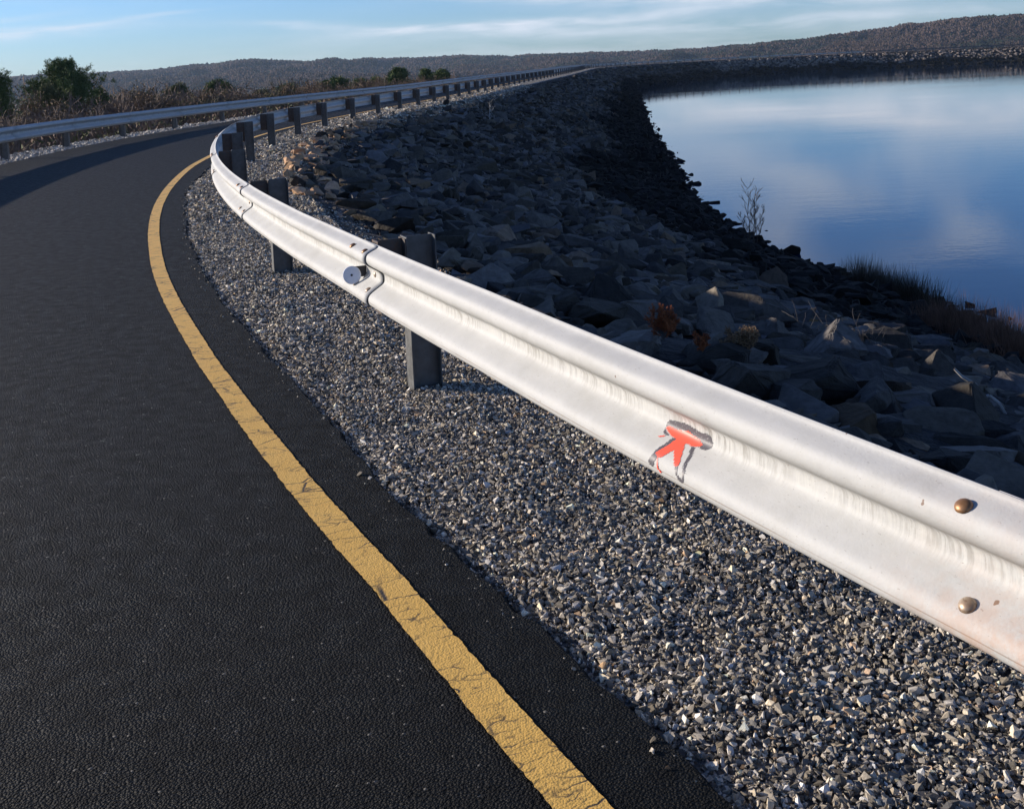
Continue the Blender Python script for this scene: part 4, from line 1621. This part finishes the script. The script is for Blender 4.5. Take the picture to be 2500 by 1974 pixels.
def build_brush():
    """thicket of stems, dead leaves and low evergreens on the outer slope: nobody could count it"""
    r = np.random.default_rng(9)
    segs = []
    n = 900
    s = r.uniform(8, 120, n)
    dist = np.abs(r.normal(0, 9, n)) + 1.2
    o = off_left(s) - 0.55 - dist
    for i in range(n):
        p = surf(np.array(s[i]), np.array(o[i]))
        H = min(r.uniform(0.7, 1.3) + 0.35 * dist[i], 3.6, max(0.5, (0.75 - p[2]) / 1.5))
        for _ in range(3):
            a = r.uniform(0, 6.28)
            d = np.array([math.cos(a) * 0.4, math.sin(a) * 0.4, 1.0])
            branch_segs(r, p + r.normal(0, 0.2, 3) * [1, 1, 0], d / np.linalg.norm(d), H * r.uniform(0.6, 1.0), 0.012, 1, segs, 0.5, 3, 0.2)
    segs = [(a, b, max(c, 0.005), max(e, 0.004)) for a, b, c, e in segs]
    tag(obj('brush', segs_mesh('brush', segs, M_BRUSH)), 'tangle of leafless brown stems behind the far guardrail', 'brush', kind='stuff')
    m = 46000
    s = r.uniform(8, 120, m)
    dist = np.abs(r.normal(0, 10, m)) + 0.6
    o = off_left(s) - 0.55 - dist
    p = surf(s, o)
    p[:, 2] += r.random(m) ** 1.5 * (0.5 + np.minimum(2.2, 0.3 * dist))
    clump = np.sin(s * 1.3) + np.sin(s * 0.47 + dist) + np.sin(dist * 1.1)
    for nm, mat, msk, lb in (('dead_leaves', M_BRUSH, clump < 0.9, 'dry brown leaves and grass on the outer bank'),
                             ('low_evergreens', M_PINE2, clump >= 0.9, 'low olive evergreen scrub on the outer bank')):
        q = p[msk]
        V, F = blades(q, r.normal(0, 0.6, q.shape) + [0, 0, 0.7], r.uniform(0.08, 0.26, len(q)), r.uniform(0.03, 0.08, len(q)), r)
        tag(obj(nm, mesh_data(nm, V, F, mat)), lb, 'undergrowth', kind='stuff')


def tuft_obj(name, p, H, nbl, spread, mat, seed, lean=(0, 0), wid=0.006):
    r = np.random.default_rng(seed)
    base = r.normal(0, spread, (nbl, 3)) * [1, 1, 0]
    D = r.normal(0, 0.28, (nbl, 3)) + [lean[0], lean[1], 1.0]
    V, F = blades(base, D, H * r.uniform(0.45, 1.05, nbl), np.full(nbl, wid) * r.uniform(0.6, 1.4, nbl), r)
    return obj(name, mesh_data(name, V, F, mat), loc=p)


def cedar(px, py, H, seed, label, mat=None, w=1.0):
    r = np.random.default_rng(seed)
    p, s, o = hit(px, py)
    root = empty('dead_cedar', (p[0], p[1], p[2] + 0.14))
    segs = []
    for k in range(7):
        a = r.uniform(0, 6.28)
        d = np.array([math.cos(a) * 0.55 * w, math.sin(a) * 0.55 * w, 1.0])
        branch_segs(r, (0, 0, 0), d / np.linalg.norm(d), H * r.uniform(0.6, 1.0), 0.004, 2, segs, 0.45, 3, 0.15)
    obj('stem', segs_mesh('stem', segs, M_GREYW), root)
    P = np.array([s_[1] for s_ in segs if s_[2] < 0.0026])
    k = 9
    P = np.repeat(P, k, 0)
    V, F = blades(P, r.normal(0, 0.7, P.shape) + [0, 0, 0.5], H * r.uniform(0.07, 0.14, len(P)), np.full(len(P), 0.0045), r)
    obj('needles', mesh_data('needles', V, F, mat or M_RUSTY), root)
    tag(root, label, 'shrub')


def polyline_wood(name, px_pts, depth_of, rad, mat, label, cat, twigs=0, seed=1, tl=0.3):
    r = np.random.default_rng(seed)
    P = []
    hp = hit(*px_pts[0])[0]
    for (x, y) in px_pts:
        P.append(at(x, y, hp[1] - depth_of))
    segs = []
    for i in range(len(P) - 1):
        segs.append((P[i], P[i + 1], rad * (1 - 0.6 * i / len(P)), rad * (1 - 0.6 * (i + 1) / len(P))))
        for _ in range(twigs):
            d = P[i + 1] - P[i] + r.normal(0, 0.35, 3) * np.linalg.norm(P[i + 1] - P[i])
            branch_segs(r, P[i] + (P[i + 1] - P[i]) * r.random(), d / np.linalg.norm(d), tl * r.uniform(0.5, 1.2), rad * 0.4, 1, segs, 0.6, 2, 0.1)
    c = P[0]
    segs = [(a - c, b - c, x, y) for a, b, x, y in segs]
    o = obj(name, segs_mesh(name, segs, mat, 5), loc=c)
    tag(o, label, cat)
    return o


def build_slope_plants():
    # sapling at the waterline
    p, s, o = hit(1838, 600)
    r = np.random.default_rng(77)
    root = empty('bare_sapling', (p[0], p[1], p[2] - 0.1))
    segs, st = [], []
    sc = p[1] / FPX * 150
    for k, (dx, H) in enumerate(((-0.10, 1.0), (0.16, 0.78), (0.05, 0.9), (-0.30, 0.55), (0.34, 0.62))):
        q = np.array([dx * 0.25, 0.0, 0.0])
        tip = np.array([dx * sc * 0.62, r.normal(0, 0.15), H * sc])
        prev = q
        for i in range(7):
            f = (i + 1) / 7
            nx = q * (1 - f) + tip * f + np.array([r.normal(0, 0.022), r.normal(0, 0.02), 0]) * sc * 0.6
            (st if k == 0 else segs).append((prev, nx, 0.017 * (1 - 0.85 * i / 7), 0.017 * (1 - 0.85 * f)))
            if i > 0:
                for _ in range(2):
                    aa = r.uniform(0, 6.28)
                    d = np.array([math.cos(aa) * 0.75, math.sin(aa) * 0.4, 0.9])
                    branch_segs(r, nx, d / np.linalg.norm(d), H * sc * (0.26 - 0.02 * i), 0.006, 1, segs, 0.35, 2, 0.2, 0.12)
            prev = nx
    segs = [(a_, b_, max(c_, 0.0045), max(e_, 0.0035)) for a_, b_, c_, e_ in segs]
    obj('trunk', segs_mesh('trunk', st, M_BARK, 4), root)
    obj('branches', segs_mesh('branches', segs, M_BARK, 4), root)
    tag(root, 'thin leafless sapling standing at the waterline against the blue water', 'tree')
    cedar(1622, 885, 0.125, 31, 'largest rust orange dead cedar shrub just above the near rail', w=1.2)
    cedar(1718, 920, 0.075, 32, 'small rust orange dead cedar sprig close to the rail, right of the largest')
    cedar(1822, 925, 0.13, 33, 'pale tan and rust dead shrub among the rocks, rightmost of the dry shrubs', M_STRAW, 1.5)
    polyline_wood('driftwood_branch', [(2455, 1012), (2440, 985), (2415, 965), (2388, 972)], 0.35, 0.012, M_DRIFT,
                  'short curved bleached branch at the foot of the forked one', 'branch')
    polyline_wood('driftwood_branch', [(2393, 1005), (2392, 960), (2383, 940), (2350, 920), (2330, 900)], 0.4, 0.014, M_DRIFT,
                  'bleached crooked branch sticking up from the rocks by the right edge', 'branch', 0)
    polyline_wood('dead_branch', [(2165, 880), (2120, 855), (2080, 838), (2040, 835), (2000, 833)], 0.5, 0.009, M_GREYW,
                  'grey fallen dead branch with fine twigs lying on dark rocks', 'branch', 4, 4, 0.34)
    polyline_wood('dead_sapling', [(1196, 298), (1195, 283), (1196, 268)], 0.4, 0.02, M_DRIFT,
                  'lone pale dead stem low on the slope far along the bend', 'branch', 3, 8, 0.5)
    polyline_wood('dead_branch', [(1905, 808), (1870, 800), (1830, 790)], 0.4, 0.006, M_GREYW,
                  'grey twiggy branch half way down the slope above the cedar shrubs', 'branch', 3, 6, 0.28)
    # grass clumps along the shore, right of the wet rocks
    rr = np.random.default_rng(61)
    k = 0
    for px in np.arange(2085, 2280, 13):
        py = np.interp(px, [2070, 2180, 2290], [690, 715, 765]) + rr.normal(0, 5)
        p, s, o = hit(px, py)
        t = tuft_obj('grass_clump', (p[0], p[1], p[2] - 0.05), rr.uniform(0.5, 0.9), 260, 0.19, M_REED, 330 + k, wid=0.010)
        tag(t, 'clump of dark upright grass at the waterline', 'grass', 'dark grass clumps along the shore')
        k += 1
    for px in np.arange(2275, 2500, 14):
        py = np.interp(px, [2270, 2400, 2500], [800, 845, 900]) + rr.normal(0, 6)
        p, s, o = hit(px, py)
        t = tuft_obj('grass_clump', (p[0], p[1], p[2] - 0.05), rr.uniform(0.35, 0.95), 420, 0.22, M_REDBRUSH, 400 + k, wid=0.011)
        tag(t, 'reddish brown dry grass clump on the shore near the right edge', 'grass', 'reddish grass clumps along the shore')
        k += 1
    p, s, o = hit(2487, 885)
    tag(tuft_obj('grass_clump', (p[0], p[1], p[2]), 0.5, 200, 0.18, M_STRAW, 555, wid=0.012),
        'sunlit straw coloured grass tuft at the right edge of the picture', 'grass')


def add_haze():
    m = bpy.data.materials.new('haze_air')
    m.use_nodes = True
    nt = m.node_tree
    nt.nodes.clear()
    out = nt.nodes.new('ShaderNodeOutputMaterial')
    v = nt.nodes.new('ShaderNodeVolumePrincipled')
    v.inputs['Color'].default_value = (0.55, 0.75, 1.0, 1)
    v.inputs['Density'].default_value = HAZE
    v.inputs['Anisotropy'].default_value = 0.2
    nt.links.new(v.outputs[0], out.inputs['Volume'])
    V, F = box((-3000, -3000, -42.0), (3000, 3000, 150))
    o = obj('haze', mesh_data('haze', V, F, m))
    tag(o, 'thin blue winter haze over the valley', 'haze', kind='stuff')


HAZE = 0.00008

ARROW['painted_arrow'] = [[(-2.622, 0.2564), (-2.63, 0.2502), (-2.66, 0.2502), (-2.69, 0.2472), (-2.714, 0.241), (-2.74, 0.2456), (-2.766, 0.2487), (-2.786, 0.2564), (-2.78, 0.2641), (-2.768, 0.2687), (-2.752, 0.2733), (-2.74, 0.2702), (-2.728, 0.2748), (-2.738, 0.2871), (-2.752, 0.307), (-2.768, 0.3285), (-2.77, 0.3377), (-2.76, 0.3423), (-2.75, 0.3347), (-2.73, 0.3163), (-2.714, 0.304), (-2.706, 0.3209), (-2.698, 0.3347), (-2.688, 0.3423), (-2.676, 0.3393), (-2.666, 0.3347), (-2.674, 0.3178), (-2.684, 0.2963), (-2.688, 0.2717), (-2.676, 0.2733), (-2.646, 0.2671)],
    [(-2.682, 0.3439), (-2.688, 0.3592), (-2.694, 0.3715), (-2.704, 0.3777), (-2.71, 0.3746), (-2.698, 0.3684), (-2.692, 0.3592), (-2.684, 0.3423)],
    [(-2.624, 0.2886), (-2.63, 0.2902), (-2.644, 0.2825), (-2.642, 0.2779), (-2.638, 0.2809)]]
ARROW['painted_shadow'] = [[(-2.62, 0.2548), (-2.614, 0.2472), (-2.628, 0.2349), (-2.656, 0.2303), (-2.69, 0.2257), (-2.714, 0.2241), (-2.742, 0.2272), (-2.77, 0.2303), (-2.792, 0.2257), (-2.81, 0.2287), (-2.818, 0.2395), (-2.82, 0.2502), (-2.816, 0.2579), (-2.804, 0.2671), (-2.786, 0.2687), (-2.778, 0.2656), (-2.786, 0.2564), (-2.766, 0.2487), (-2.74, 0.2456), (-2.714, 0.241), (-2.688, 0.2441), (-2.66, 0.2502), (-2.632, 0.2502)],
    [(-2.62, 0.2594), (-2.636, 0.2687), (-2.644, 0.2717), (-2.656, 0.2733), (-2.644, 0.2763), (-2.63, 0.2748), (-2.624, 0.2702)],
    [(-2.676, 0.2733), (-2.672, 0.2763), (-2.668, 0.3009), (-2.66, 0.3224), (-2.658, 0.3393), (-2.652, 0.3546), (-2.648, 0.3623), (-2.654, 0.37), (-2.668, 0.3715), (-2.676, 0.3638), (-2.674, 0.3577), (-2.68, 0.3485), (-2.682, 0.3423), (-2.666, 0.3362), (-2.674, 0.3178), (-2.684, 0.2963), (-2.688, 0.2717)],
    [(-2.756, 0.2748), (-2.768, 0.2717), (-2.774, 0.2809), (-2.782, 0.2948), (-2.788, 0.307), (-2.79, 0.3209), (-2.798, 0.3316), (-2.804, 0.3423), (-2.806, 0.3531), (-2.808, 0.3638), (-2.804, 0.3715), (-2.794, 0.3731), (-2.782, 0.3684), (-2.774, 0.3608), (-2.77, 0.3546), (-2.762, 0.3439), (-2.77, 0.3408), (-2.776, 0.3485), (-2.778, 0.3592), (-2.788, 0.3623), (-2.8, 0.3654), (-2.8, 0.3546), (-2.792, 0.3408), (-2.784, 0.327), (-2.778, 0.3147), (-2.774, 0.2994), (-2.764, 0.2871)]]

build_ground()
build_road()
build_hills()
near_root, near_beams = build_near_guardrail()
build_far_guardrail()
build_reflector(near_root)
build_arrow(near_beams)
build_gravel()
build_rocks()
build_trees()
build_brush()
build_slope_plants()
if HAZE > 0:
    add_haze()
